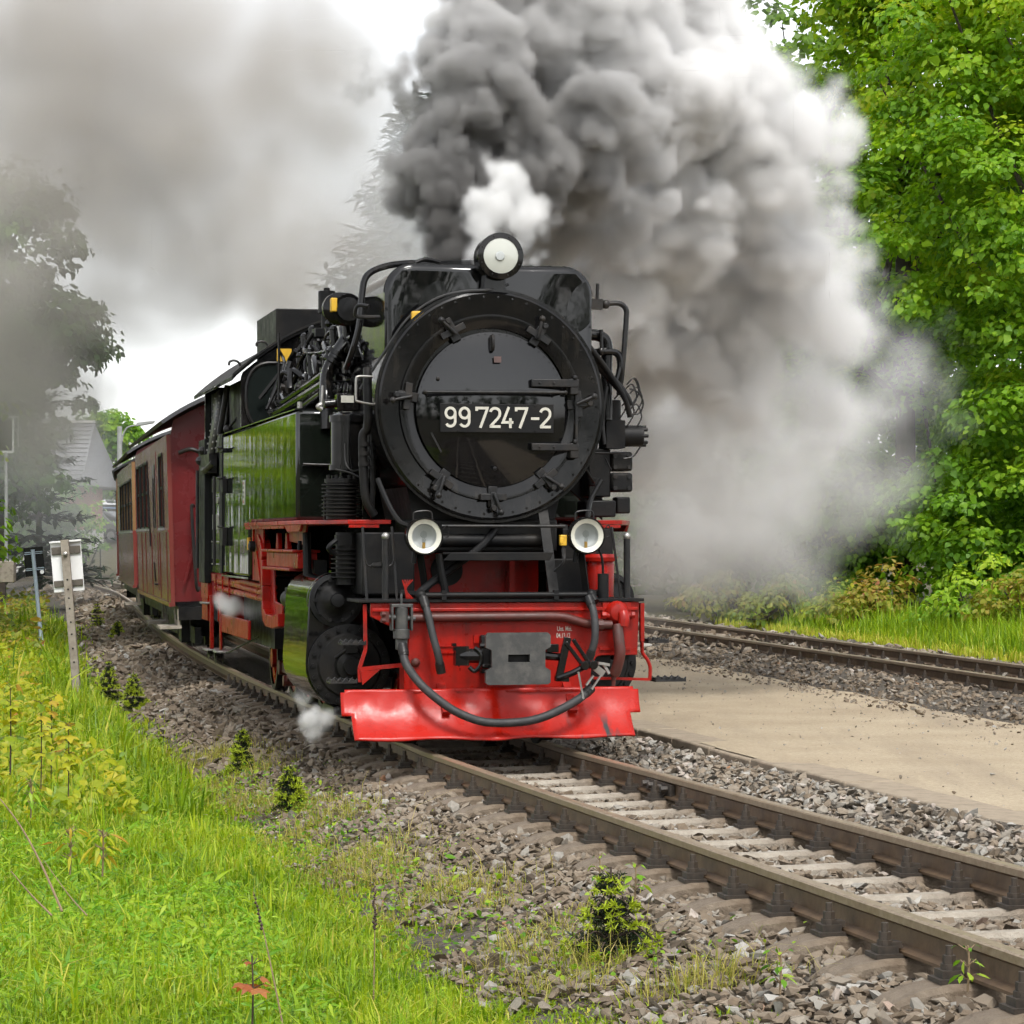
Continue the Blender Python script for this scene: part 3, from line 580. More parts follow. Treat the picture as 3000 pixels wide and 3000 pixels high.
# behind the beam
m = MB(); m.box((-.52,.98,.9),(.52,1.01,1.46)); m.box((.25,.80,1.1),(.29,.97,1.4)); bolts(m, [(x,.98,z) for x in (-.45,-.1,.1,.45) for z in (1.15,1.4)], .012, (0,-1,0)); fp = part('frame_stay', 'red_paint', m)
m = MB(); m.lathe([(.125,0),(.125,-.015),(0,-.015)], (-.21,.978,1.33), (0,1,0), 30, False); part('stay_hole_disc', 'black_matt', m, fp)  # black disc on the stay, painted in for the dark of a hole
m = MB(); m.box((-.50,.05,1.127),(.50,.25,1.145)); m.prism([(-.42,.06),(.40,.06),(.36,.34),(-.36,.34)], uv, 1.455, 1.47); m.prism([(-.42,1.41),(.39,1.41),(.42,1.468),(-.36,1.468)], uw, .045, .058); part('front_step', 'black_matt', m, None, .003)
m = MB(); m.bar((.45,.15,1.14),(.415,.42,1.86),.075,.02,(0,1,0)); part('ladder_stile', 'black_matt', m)
m = MB(); m.tube([(-.44,.1,1.46),(-.42,.1,1.32),(-.38,.12,1.14)],.028,8); m.tube([(-.62,.05,1.15),(-.5,.12,1.24),(-.3,.25,1.36),(-.05,.4,1.52),(.1,.5,1.68)],.03,10); m.tube([(-.85,.4,2.02),(-.78,.3,1.82),(-.72,.2,1.70),(-.66,.16,1.67)],.02,8); m.tube([(.88,.4,2.02),(.78,.35,1.86),(.72,.2,1.72)],.02,8); part('front_stay', 'black_matt', m)
m = MB(); m.box((-.56,.5,1.47),(.56,1.04,1.72)); m.cyl((-.5,.48,1.56),(.5,.48,1.56),.05,n=12); part('front_shade_block', 'black_matt', m, None, .02)  # black box and tube added to stand in for shade under the smokebox
m = MB(); m.box((.47,.35,1.13),(.85,.5,1.42)); m.box((.6,.5,1.3),(1.0,1.0,1.65)); m.box((-.95,.5,1.15),(-.55,1.0,1.62)); part('front_box', 'black_matt', m, None, .01)
# red and pink sand pipe and box on the right
m = MB(); m.lathe([(.10,1.13),(.105,1.38),(.09,1.42)], (.86,.35,0), (0,0,1), 20); m.lathe([(.125,1.40),(.13,1.43),(.11,1.455)], (.86,.35,0), (0,0,1), 20); part('sand_pot', 'red_paint', m)
m = MB(); m.cyl((.80,.04,1.125),(.80,.04,1.31),.042,n=16); m.tube([(.80,.04,1.31),(.79,.03,1.42),(.76,.02,1.5)],.01,8); part('plug_socket', 'black_matt', m)
# hand bar, posts, rods
m = MB(); m.tube([(-.585,-.03,1.155),(.70,-.03,1.155)],.022,12); 
for x in (-.43,.42): m.box((x-.018,-.05,1.12),(x+.018,.0,1.19))
for x in (-.60,.69): m.ball((x,-.03,1.155),.042,12); m.cyl((x,-.03,1.155),(x+.02,-.075,1.10),.036,.032,n=12)
m.tube([(-.60,-.02,1.155),(-.62,.05,1.16),(-.72,.12,1.17)],.026,8); m.tube([(.69,-.02,1.155),(.72,.05,1.16),(.8,.1,1.17)],.026,8); part('heating_pipe', 'black_matt', m)
for x in (-.845, .995):
    m = MB(); m.cyl((x,.08,1.12),(x,.08,1.57),.026,n=12); o = part('hand_post', 'iron', m); m = MB(); m.ball((x,.08,1.59),.03,12); part('knob', 'bare_steel', m, o)
for a, b in (((-1.005,.15,1.66),(-.98,.1,1.12)), ((-.785,.15,1.66),(-.755,.1,1.12)), ((.895,.15,1.66),(.955,.1,1.12))):
    m = MB(); m.cyl(a, b, .010, n=8); part('deck_rod', 'iron', m)
m = MB(); m.tube([(-.99,.12,1.42),(-.97,.12,1.375),(-.9,.12,1.36),(-.8,.12,1.375),(-.77,.12,1.42)],.008,6); m.prism([(-.95,1.375),(-.86,1.37),(-.86,1.40),(-.93,1.395)], uw, .1, .13); part('deck_rod', 'iron', m)
m = MB()
for k in range(5): x = -.70+.012*k; m.tube([(x,.02,1.13),(x-.01-.01*k,.02,1.2),(x-.03+.008*k,.02,1.27)],.005,5)
part('lamp_irons', 'red_paint', m)
# --- hoses and brake fittings on the beam
def hose(pts, r, fit=True):
    m = MB(); m.tube(pts, r, 12); o = part('brake_hose', 'rubber', m)
    if fit:
        for a, b in ((pts[0], pts[1]), (pts[-1], pts[-2])):
            a, b = Vector(a), Vector(b); d = (b-a).normalized(); m = MB(); m.cyl(a-d*.02, a+d*.055, r*1.25, n=12); m.cyl(a+d*.055, a+d*.07, r*1.12, n=12); part('hose_clip', 'iron', m, o)
    return o
hose([(-.75,-.10,.78),(-.735,-.16,.66),(-.66,-.27,.53),(-.55,-.35,.42),(-.4,-.41,.315),(-.2,-.44,.245),(.05,-.45,.243),(.22,-.45,.275),(.38,-.44,.34),(.52,-.39,.41),(.60,-.33,.465)], .031)
hose([(-.585,-.07,1.12),(-.565,-.12,1.02),(-.535,-.16,.86),(-.50,-.18,.72),(-.475,-.15,.61)], .028)
hose([(.665,-.07,1.12),(.68,-.13,1.04),(.685,-.17,.92),(.675,-.18,.80),(.64,-.16,.68)], .028)
m = MB(); m.tube([(-.68,-.06,.992),(.1,-.06,.995),(.43,-.06,.993),(.55,-.06,.968),(.66,-.06,.938),(.84,-.06,.928)],.034,12); m.cyl((.72,-.06,.932),(.77,-.06,.93),.045,n=8); part('brake_pipe', 'rust_red', m)
m = MB(); m.box((-.835,-.12,.90),(-.82,-.03,1.09)); m.box((-.69,-.12,.90),(-.675,-.03,1.09)); m.box((-.835,-.12,1.07),(-.675,-.03,1.095)); m.cyl((-.755,-.08,.90),(-.755,-.08,1.07),.048,n=16); m.cyl((-.755,-.08,.84),(-.755,-.08,.91),.062,n=16); m.box((-.795,-.11,.76),(-.715,-.05,.85)); m.cyl((-.86,-.08,1.0),(-.65,-.08,.985),.02,n=10); m.cyl((-.755,-.08,1.09),(-.755,-.08,1.17),.01,n=8); part('cock', 'grey_plate', m, None, .006)
m = MB(); m.box((-.90,-.10,.96),(-.85,-.06,1.04)); bolts(m, [(-.88,-.1,.975),(-.88,-.1,1.02)], .018, (-1,-.3,0), .03); part('cock_union', 'rust_red', m)
m = MB(); m.box((.78,-.02,.93),(1.0,-.002,1.10)); m.lathe([(.09,0),(.085,-.03),(.06,-.06),(0,-.075)], (.89,-.02,1.02), (0,1,0), 20, False); m.tube([(.92,-.08,1.02),(.925,-.10,.98),(.92,-.10,.92)],.042,12); m.cyl((.80,-.05,1.0),(.99,-.05,1.0),.022,n=10); m.cyl((.765,-.05,1.0),(.80,-.05,1.0),.03,n=6); m.cyl((.99,-.05,1.0),(1.02,-.05,1.0),.03,n=6); part('valve', 'red_paint', m, None, .003)
m = MB(); m.tube([(.875,-.09,.93),(.88,-.12,.82),(.885,-.13,.72),(.87,-.11,.62),(.85,-.09,.56)],.041,12); m.cyl((.85,-.09,.57),(.845,-.09,.46),.022,.012,n=8); part('drain_pipe', 'rust_red', m)
# --- centre coupler
m = MB(); v0, v1 = -.56, -.52
m.prism([(-.225,.62),(-.225,.535),(-.205,.52),(-.06,.52),(-.06,.895),(-.205,.895),(-.225,.875),(-.225,.79),(-.18,.77),(-.18,.645)], uw, v0, v1)
m.prism([(.10,.52),(.235,.52),(.255,.535),(.255,.62),(.215,.645),(.215,.77),(.255,.79),(.255,.875),(.235,.895),(.10,.895)], uw, v0, v1)
m.prism([(-.06,.52),(.10,.52),(.10,.682),(-.06,.682)], uw, v0, v1); m.prism([(-.06,.737),(.10,.737),(.10,.895),(-.06,.895)], uw, v0, v1)
cp = part('coupler_plate', 'grey_plate', m, None)
m = MB(); m.box((-.10,-.50,.60),(.13,-.02,.82)); m.box((-.16,-.10,.58),(.19,-.01,.86)); part('coupler_shank', 'black_matt', m, cp, .01)
m = MB(); m.cyl((-.36,-.28,.72),(-.20,-.30,.72),.055,n=10); m.box((-.40,-.33,.65),(-.30,-.24,.79)); m.tube([(-.26,-.34,.78),(-.22,-.36,.74),(-.22,-.36,.66),(-.26,-.34,.61),(-.30,-.33,.64)],.016,8)
for k in range(7): m.box((-.42+.01*k,-.31,.80-.03*k-.01),(-.39+.005*k,-.27,.80-.03*k+.012))
m.tube([(-.2,-.25,.79),(-.1,-.27,.79)],.02,8); m.tube([(-.2,-.25,.64),(-.1,-.27,.64)],.02,8); part('coupling_screw', 'black_paint', m)
m = MB(); m.box((.28,-.33,.74),(.37,-.22,.80)); m.cyl((.22,-.3,.72),(.42,-.3,.70),.03,n=10); m.bar((.43,-.36,.85),(.36,-.36,.545),.055,.03,(0,1,0)); m.bar((.41,-.37,.815),(.535,-.37,.65),.028,.03,(0,1,0)); m.bar((.47,-.36,.835),(.595,-.36,.65),.028,.03,(0,1,0)); m.bar((.34,-.34,.55),(.44,-.34,.545),.06,.04); m.tube([(.35,-.36,.55),(.46,-.38,.59),(.55,-.38,.635),(.62,-.38,.65)],.024,8)
for c_ in ((.545,.645),(.61,.65)): m.cyl((c_[0],-.43,c_[1]),(c_[0],-.36,c_[1]),.034,n=10)
part('coupling_link', 'black_paint', m, None, .004)
m = MB(); m.bar((.50,-.40,.60),(.535,-.42,.40),.012,.012); m.bar((.70,-.36,.60),(.60,-.40,.47),.012,.012); m.bar((.66,-.36,.66),(.75,-.34,.645),.018,.02); m.bar((.63,-.38,.63),(.70,-.36,.58),.05,.02,(0,1,0)); m.bar((.70,-.34,.66),(.75,-.33,.58),.014,.02); m.bar((.62,-.37,.57),(.56,-.39,.50),.014,.014); part('coupling_bail', 'bare_steel', m)
# lettering of the overhaul date
def text(s_, size, x, y, z, parent, mat, sx=1., rot=(R(90),0,0), name='lettering'):
    cu = bpy.data.curves.new('t', 'FONT'); cu.body = s_; cu.size = size; cu.extrude = .0008; cu.offset = size*.012; ob = bpy.data.objects.new('t', cu); COL.objects.link(ob)
    bpy.context.view_layer.update(); me = bpy.data.meshes.new_from_object(ob.evaluated_get(bpy.context.evaluated_depsgraph_get())); bpy.data.objects.remove(ob)
    o = link(name, me, mat, parent, ang=0); o.location = (x, y, z); o.rotation_euler = rot; o.scale = (sx, 1, 1); return o
text('Unt. Mei.', .05, .435, -.0025, .885, beam, 'letter_white', .62); text('04.12.12', .05, .43, -.0025, .835, beam, 'letter_white', .62)
# --- snow plough
def grid(mb, us, ws, fn):
    n = len(us); mb.add([fn(a, b) for b in ws for a in us], [(j*n+i, j*n+i+1, (j+1)*n+i+1, (j+1)*n+i) for j in range(len(ws)-1) for i in range(n-1)])
pr = random.Random(3); dent = [(pr.uniform(-1.1,.95), pr.uniform(.13,.45), pr.uniform(.05,.14), pr.uniform(-.018,.018)) for _ in range(26)]
def psurf(a, b):
    v = -.14-.05*((.46-b)/.34)-.17*(max(0, .46-b)/.34)**2.2-.05*math.exp(-((a+.09)/.10)**2)*((.5-b)/.35)+.03*abs(a+.09)
    for x, z, r, k in dent: v += k*math.exp(-((a-x)**2+(b-z)**2)/r**2)
    return (a, v, b)
m = MB()
us_ = [-1.21,-1.18]+list(np.linspace(-1.14, .95, 56))+[.99,1.03]
grid(m, us_, [.285,.31,.34,.37,.40,.43,.452], psurf)
grid(m, us_[2:-2], [.285,.26,.235,.21,.185,.16,.135,.117], lambda a, b: psurf(a, b+.006*math.sin(a*9)*(b < .12)))
grid(m, us_[1:-1], [.452,.472], psurf)
pl = part('snow_plough', 'plough_red', m, None, 0, 60, .014)
m = MB(); m.bar((-.45,-.02,.5),(-.45,-.25,.3),.06,.03); m.bar((.5,-.02,.5),(.5,-.25,.3),.06,.03); m.box((-.68,-.14,.44),(.68,-.02,.455)); m.box((-.72,.0,.40),(-.66,.2,.64)); part('plough_bracket', 'red_paint', m, pl)
# --- steps at both ends of the beam
def step(name, u0, u1, w, v0, v1):
    m = MB(); n = 9; P_ = []
    for i in range(n+1): P_.append((u0+(u1-u0)*i/n, w+(.028 if i % 2 else .006)))
    P_ += [(u1, w-.012), (u0, w-.012)]
    m.prism(P_, uw, v0, v0+.012); m.prism(P_, uw, v1-.012, v1); m.box((u0,v0,w-.012),(u1,v1,w))
    for i in range(4): m.box((u0+(u1-u0)*(i+.3)/4,v0,w),(u0+(u1-u0)*(i+.6)/4,v1,w+.016))
    return part(name, 'iron', m, None, .002)
step('footstep', -1.27, -1.07, .525, -.02, .2); step('footstep', -1.18, -1.0, .805, .0, .2); step('footstep', 1.19, 1.43, .51, -.02, .2); step('footstep', 1.14, 1.30, .80, .0, .2)
m = MB()
for a, b in (((-1.01,1.09),(-1.005,.76)),((-1.005,.76),(-1.05,.62)),((-1.05,.62),(-1.045,.52))): m.bar((a[0],.02,a[1]),(b[0],.02,b[1]),.028,.012,(0,1,0))
m.bar((-1.05,.02,.615),(-.70,.02,.645),.02,.03,(0,0,1)); m.prism([(-1.045,.60),(-1.03,.50),(-.90,.61)], uw, .0, .012); part('step_bracket', 'red_paint', m)
m = MB(); m.tube([(1.095,.02,.80),(1.10,.02,.72),(1.14,.02,.66),(1.16,.02,.60),(1.155,.02,.51)],.014,8); m.bar((.72,.02,.53),(1.16,.02,.515),.02,.02); part('step_bracket', 'red_paint', m)
m = MB(); m.box((.70,.05,.40),(.86,.4,.70)); m.box((.9,.1,.66),(1.02,.3,.74)); m.box((-.66,.05,.46),(.66,.5,1.08)); part('beam_back', 'black_matt', m)
# --- cylinders and valve chests
def hull(c0, r0, c1, r1, n=18):
    d = Vector((c1[0]-c0[0], c1[1]-c0[1])); D = d.length; base = math.atan2(d.y, d.x); k = math.acos((r0-r1)/D)
    a = [base+k+(2*math.pi-2*k)*i/n for i in range(n+1)]; b = [base-k+2*k*i/n for i in range(n+1)]
    return [(c0[0]+r0*math.cos(t_), c0[1]+r0*math.sin(t_)) for t_ in a]+[(c1[0]+r1*math.cos(t_), c1[1]+r1*math.sin(t_)) for t_ in b]
for sgn in (-1, 1):
    cu, cv = (sgn*.98, .60), (sgn*1.08, 1.10)
    m = MB(); m.prism(hull(cu, .33, cv, .205), uw, .98, 2.32); m.box((min(sgn*.4, sgn*.95), 1.05, .5), (max(sgn*.4, sgn*.95), 2.2, 1.5)); cyl = part('cylinder', 'black_gloss', m, None, .012)
    m = MB(); m.lathe([(.315,0),(.318,-.05),(.25,-.055),(.235,-.075),(.12,-.085),(.11,-.16),(.07,-.17),(.065,-.22),(0,-.22)], (cu[0],.98,cu[1]), (0,1,0), 40, False); bolts(m, [(cu[0]+.285*math.cos(R(18*i)), .925, cu[1]+.285*math.sin(R(18*i))) for i in range(20)], .018, (0,-1,0), .018); m.box((cu[0]-.05,.78,cu[1]+.1),(cu[0]+.04,.92,cu[1]+.16)); m.tube([(cu[0]-.12,.86,cu[1]+.06),(cu[0],.80,cu[1]+.14),(cu[0]+.12,.84,cu[1]+.08)],.014,8); part('cylinder_cover', 'black_matt', m, cyl)
    m = MB(); m.lathe([(.20,0),(.205,-.04),(.17,-.05),(.16,-.03),(.13,-.03),(.10,-.05),(.055,-.09),(.05,-.13),(0,-.14)], (cv[0],.98,cv[1]), (0,1,0), 36, False); bolts(m, [(cv[0]+.16*math.cos(R(36*i)), .95, cv[1]+.16*math.sin(R(36*i))) for i in range(10)], .016, (0,-1,0), .03); part('valve_cover', 'black_matt', m, cyl)
    m = MB(); m.lathe([(.215,0),(.215,.05)], (cv[0],1.0,cv[1]), (0,1,0), 36, False); part('cover_band', 'iron', m, cyl)
    m = MB(); [m.cyl((cu[0]-sgn*.05+.05*k, 1.0+.02*k, .27),(cu[0]-sgn*.05+.05*k+.05, .9, .24),.012,n=6) for k in range(5)]; m.box((cu[0]-.12,.95,.22),(cu[0]+.2,1.5,.28)); part('drain_cock', 'iron', m, cyl)
    # running board and what hangs below it
    s_ = sgn
    P_ = [(s_*.71,.62),(s_*1.04,.62),(s_*1.30,1.35),(s_*1.30,5.06),(s_*.72,5.06),(s_*.71,.75)]
    if sgn > 0: P_ = [(p[0]+.06, p[1]) for p in P_]
    m = MB(); m.prism(P_, uv, 1.682, 1.715); rb = part('running_board', 'red_paint', m, None, .004)
    dx = .06 if sgn > 0 else 0
    m = MB(); m.bar((s_*.80+dx,.64,1.668),(s_*1.03+dx,.64,1.668),.03,.024); m.prism([(1.36,1.68),(2.35,1.68),(2.15,1.628),(1.42,1.628)], vw, s_*1.295+dx, s_*1.275+dx); m.prism([(2.4,1.68),(5.06,1.68),(5.06,1.655),(2.4,1.655)], vw, s_*1.29+dx, s_*1.275+dx); part('board_valance', 'red_paint', m, rb)
    m = MB(); m.prism([(5.12,1.68),(4.35,1.68),(4.30,1.3),(4.45,1.19),(5.12,1.19)], vw, s_*1.215, s_*1.20); m.bar((s_*1.235,4.88,1.68),(s_*1.235,4.9,1.5),.05,.02,(1,0,0)); m.bar((s_*1.22,4.75,1.45),(s_*1.22,4.42,1.15),.03,.02,(1,0,0)); part('frame_bracket', 'red_paint', m)
    m = MB(); q = [(4.62,1.56),(4.42,1.50),(4.32,1.38),(4.30,1.15),(4.30,1.0),(4.22,.90),(4.05,.855),(3.6,.85),(3.2,.88)]
    for a, b in zip(q, q[1:]): m.bar((s_*1.19,a[0],a[1]),(s_*1.19,b[0],b[1]),.11,.09,(1,0,0))
    m.prism([(4.26,1.45),(4.26,.98),(4.0,.88),(3.5,.88),(3.5,1.0),(3.95,1.02),(4.02,1.1),(4.02,1.45)], vw, s_*1.16, s_*1.14); part('motion_bracket', 'red_paint', m, None, .006)
    m = MB(); m.box((min(s_*1.22,s_*1.06),2.08,1.33),(max(s_*1.22,s_*1.06),4.05,1.455)); m.box((min(s_*1.26,s_*1.03),2.1,1.458),(max(s_*1.26,s_*1.03),4.1,1.48)); m.box((min(s_*1.26,s_*1.03),2.3,1.305),(max(s_*1.26,s_*1.03),4.1,1.328))
    for v in (3.3, 3.9): m.prism([(v,1.48),(v+.16,1.48),(v+.11,1.62),(v+.05,1.62)], vw, s_*1.14, s_*1.10)
    m.prism([(2.25,1.70),(3.4,1.70),(3.4,1.55),(2.45,1.52)], vw, s_*1.12, s_*1.10); part('guide_beam', 'red_paint', m, None, .006)
    m = MB(); m.cyl((s_*1.15,2.0,1.25),(s_*1.15,2.05,1.62),.035,n=10); m.tube([(s_*1.15,2.05,1.3),(s_*1.18,2.25,1.42),(s_*1.17,2.3,1.55)],.018,8); m.box((min(s_*1.0,s_*1.1),1.95,1.2),(max(s_*1.0,s_*1.1),2.4,1.4)); m.cyl((s_*1.2,2.35,1.07),(s_*1.2,2.75,1.07),.075,n=14); m.box((s_*1.2-.06,2.4,.98),(s_*1.2+.06,2.55,1.17)); part('valve_gear', 'black_matt', m)
    # side tank with sloping reflections left to the paint
    tp = [(1.95,1.718),(5.09,1.718),(5.14,1.70),(5.14,1.215),(7.27,1.215),(7.27,2.605),(1.95,2.605)]
    m = MB(); m.prism(tp, vw, s_*1.25, s_*.70); tk = part('side_tank', 'tank_paint', m, None, .03, 30)
    m = MB(); m.box((min(s_*1.258,s_*.72),1.97,2.606),(max(s_*1.258,s_*.72),7.27,2.616)); m.box((min(s_*1.255,s_*1.2),5.13,1.196),(max(s_*1.255,s_*1.2),7.3,1.213)); part('tank_beading', 'black_paint', m, tk)
    if sgn < 0:
        m = MB(); m.box((-1.2,1.90,2.155),(-.95,1.945,2.165)); m.tube([(-1.2,1.9,2.17),(-1.0,1.88,2.165),(-.93,1.9,2.175)],.008,6); part('tank_tray', 'iron', m, tk)
        m = MB(); m.box((-1.256,5.43,1.885),(-1.251,5.55,2.115)); sg = part('tank_sign', 'white_enamel', m, tk)
        m = MB(); [m.box((-1.259,5.47,1.905+.042*k),(-1.2565,5.51,1.93+.042*k)) for k in (0, 4)]; part('sign_print', 'red_paint', m, tk)
        m = MB(); [m.box((-1.259,5.47,1.905+.042*k),(-1.2565,5.51,1.93+.042*k)) for k in (1, 2, 3)]; part('sign_print', 'iron', m, tk)
        text('GL', .05, -1.2515, 6.62, 1.40, tk, 'letter_white', 1.6, (R(90),0,R(-90))); text('PAE', .05, -1.2515, 6.66, 1.34, tk, 'letter_white', 1.4, (R(90),0,R(-90)))
        m = MB()
        for z0, z1 in ((2.02,2.16),(1.50,1.68),(2.42,2.46)): m.box((-1.30,6.86,z0),(-1.25,7.08,z1)); m.tube([(-1.30,6.86,z1),(-1.33,6.95,z1+.01),(-1.30,7.08,z1)],.012,6)
        part('tank_hinge', 'black_matt', m, tk, .01)
        m = MB(); m.tube([(-1.26,5.02,1.58),(-1.26,5.02,1.47)],.018,8); part('yellow_grip', 'yellow_tag', m); m = MB(); m.lathe([(.05,0),(.05,.05),(.02,.06)],(-1.23,4.82,1.5),(-1,0,0),14); part('grip_hub','black_matt',m)
# --- wheels and rods
def wheel(r, red=True, spokes=11):
    a = MB(); a.lathe([(r-.055,-.055),(r,-.055),(r,.04),(r+.025,.05),(r+.025,.075),(r-.055,.075)], (0,0,0), (1,0,0), 36, False); b = MB(); b.lathe([(r-.055,-.035),(r-.11,-.03),(r-.11,.04),(r-.055,.05)], (0,0,0), (1,0,0), 36, False); b.cyl((-.075,0,0),(.06,0,0),.10,n=16)
    for i in range(spokes): t_ = 2*math.pi*i/spokes; b.bar((0,.08*math.cos(t_),.08*math.sin(t_)),(0,(r-.1)*math.cos(t_),(r-.1)*math.sin(t_)),.035,.03,(1,0,0))
    b.prism([((r-.1)*math.cos(R(a_)), (r-.1)*math.sin(R(a_))) for a_ in range(-40, 41, 10)]+[(.12,.12),(.12,-.12)], vw, -.04, .0)
    return a, b
for sgn in (-1, 1):
    for v, r in ((.95,.30),(2.85,.44),(3.85,.44),(4.85,.44),(5.85,.44),(6.85,.44),(8.3,.33)):
        a, b = wheel(r); c = b.build('wheel', 'red_paint', L); ty = a.build('tyre', 'iron', c); c.location = (sgn*.555, v, r); c.rotation_euler = (R(37*v), 0, math.pi if sgn > 0 else 0)
    m = MB(); m.bar((sgn*.70,2.85,.30),(sgn*.70,6.85,.30),.05,.09); [m.cyl((sgn*.65,v,.30),(sgn*.75,v,.30),.075,n=14) for v in (2.85,3.85,4.85,5.85,6.85)]; part('side_rod', 'rust_red', m, None, .006)
    m = MB(); m.bar((sgn*.86,2.9,.60),(sgn*.80,4.85,.30),.06,.10); m.box((sgn*.86-.08,2.6,.50),(sgn*.86+.08,2.95,.70)); m.cyl((sgn*.95,2.3,.60),(sgn*.88,2.7,.60),.035,n=12); part('connecting_rod', 'rust_red', m, None, .006)
    m = MB(); m.bar((sgn*.98,4.4,.30),(sgn*1.0,3.1,.85),.045,.05); m.bar((sgn*1.0,3.2,1.2),(sgn*1.0,3.0,.55),.05,.04); m.bar((sgn*1.02,2.4,1.08),(sgn*1.0,3.2,1.12),.035,.04); m.bar((sgn*.95,2.2,.83),(sgn*.95,3.3,.83),.05,.05); m.cyl((sgn*1.03,4.4,.30),(sgn*.9,4.4,.30),.05,n=12); part('valve_rod', 'rust_red', m, None, .004)
m = MB(); m.box((-.42,.6,.45),(.42,9.3,.95)); part('main_frame', 'black_matt', m)
# --- firebox sides, ash pan, rear steps, blow-down pipes
m = MB(); m.box((-1.0,5.2,.55),(-.5,7.6,1.2)); m.box((.5,5.2,.55),(1.0,7.6,1.2)); part('ash_pan', 'black_matt', m)
for k, (z0, dz) in enumerate(((1.03,.02),(1.09,.03),(1.145,.0))):
    m = MB(); m.tube([(-1.10,4.45,z0-.01),(-1.13,5.2,z0-.01),(-1.17,6.0,z0+.01),(-1.2,6.6,z0+dz),(-1.2,8.3,z0+dz+.01)],.028,10); part('blowdown_pipe', 'red_paint', m)
m = MB(); [m.bar((-1.23,v,1.2),(-1.23,v,.98),.03,.015,(1,0,0)) for v in (6.9,7.5,8.1)]; m.box((-1.22,7.0,1.13),(-1.19,8.6,1.2)); part('pipe_clip', 'red_paint', m)
m = MB(); m.box((-1.22,8.0,.72),(-.4,8.03,1.18)); m.bar((-1.2,7.95,1.0),(-1.2,7.9,.40),.11,.02,(1,0,0)); m.bar((-1.23,8.5,.98),(-1.23,8.5,.42),.05,.04,(1,0,0)); m.box((-1.23,8.9,.70),(-1.2,9.5,.93)); m.box((-1.23,8.9,.93),(-1.18,9.6,1.18)); m.box((-1.2,5.6,.62),(-1.17,7.95,.80)); part('rear_step_frame', 'red_paint', m, None, .006)
for v, z in ((8.6,.40),(7.6,.42),(8.9,.88)): m = MB(); m.box((-1.30,v-.15,z),(-1.08,v+.15,z+.02)); part('rear_footstep', 'bare_steel', m, None, .004)
m = MB(); m.tube([(-1.2,7.4,.42),(-1.0,6.4,.62)],.01,6); part('step_rod', 'iron', m)
# --- cab
roofz = lambda u_: 3.68-.35*u_*u_
ar = [(u_, roofz(u_)) for u_ in np.linspace(-1.27, 1.27, 28)]
m = MB(); m.prism([(-1.22,1.2),(1.22,1.2),(1.22,3.1)]+[(u_, roofz(u_)-.02) for u_ in np.linspace(1.2,-1.2,22)]+[(-1.22,3.1)], uw, 5.98, 6.02); cab = part('cab_front', 'black_paint', m)
m = MB(); m.prism([(-1.31,roofz(1.31)-.01)]+ar+[(1.31,roofz(1.31)-.01)]+[(u_, roofz(u_)+.03) for u_ in np.linspace(1.31,-1.31,28)], uw, 5.93, 9.55); part('cab_roof', 'black_matt', m, cab)
m = MB(); m.box((-1.14,6.06,1.3),(1.14,9.42,3.12)); part('cab_shade_block', 'black_matt', m, cab)  # solid dark box filling the cab in place of its inner shade
m = MB(); m.prism([(u_, roofz(u_)+.032) for u_ in np.linspace(-1.31,1.31,28)]+[(u_, roofz(u_)+.052) for u_ in np.linspace(1.31,-1.31,28)], uw, 5.91, 5.97); part('roof_bead', 'iron', m, cab)
m = MB(); m.box((-.82,6.5,3.36),(.82,8.0,3.81)); part('roof_hatch', 'black_matt', m, cab, .01)
for u_, v in ((-.95,6.4),(-1.16,6.9)): m = MB(); z = roofz(u_)+.03; m.tube([(u_+.05,v,z),(u_+.03,v,z+.06),(u_-.02,v,z+.085),(u_-.065,v,z+.07),(u_-.07,v,z+.035)],.012,8); part('roof_hook', 'iron', m, cab)
m = MB(); m.add([(-1.30,7.0,3.10),(-1.30,7.55,3.10),(-1.44,7.55,3.02),(-1.44,7.0,3.02)],[(0,1,2,3)]); part('roof_flap', 'tank_paint', m, cab, 0, 35, .015)
def oval(cu, cw, a, b, n=26): return [(cu+a*math.copysign(abs(math.cos(t_))**.8, math.cos(t_)), cw+b*math.copysign(abs(math.sin(t_))**.8, math.sin(t_))) for t_ in np.linspace(0, 2*math.pi, n, endpoint=False)]
for cu in (-.92, .92):
    m = MB(); m.prism(oval(cu, 2.92, .25, .32), uw, 5.965, 5.978); wn = part('cab_window', 'dark_glass', m, cab)
    m = MB(); q = [(p[0], 5.96, p[1]) for p in oval(cu, 2.92, .255, .325)]; m.tube(q+[q[0]], .016, 6, False); part('window_frame', 'iron', m, wn)
m = MB(); m.box((-.88,5.955,3.26),(-.74,5.978,3.38)); part('warning_plate', 'yellow_tag', m, cab)
m = MB(); m.box((-1.22,7.27,1.22),(-1.18,9.45,2.2)); m.box((1.18,7.27,1.22),(1.22,9.45,2.2)); m.box((-1.2,9.45,1.2),(1.2,9.5,3.2)); cs = part('cab_side', 'tank_paint', m, cab)
m = MB(); m.box((-1.26,7.28,1.22),(-1.2,7.5,2.62)); m.box((-1.27,8.85,1.1),(-1.2,9.45,2.62)); part('door_pillar', 'black_matt', m, cab, .008)
m = MB(); m.box((-1.235,7.75,1.36),(-1.222,8.45,1.52)); m.box((-1.235,7.75,2.05),(-1.222,8.45,2.19)); part('vent_opening', 'black_matt', m, cab)
m = MB(); m.box((-1.24,7.75,1.53),(-1.222,8.45,1.545)); m.box((-1.24,7.75,1.30),(-1.222,8.45,1.315)); m.box((-1.24,7.8,1.93),(-1.222,8.3,1.99)); m.box((-1.24,7.8,1.66),(-1.222,8.35,1.82)); part('maker_plate', 'bare_steel', m, cab, .004)
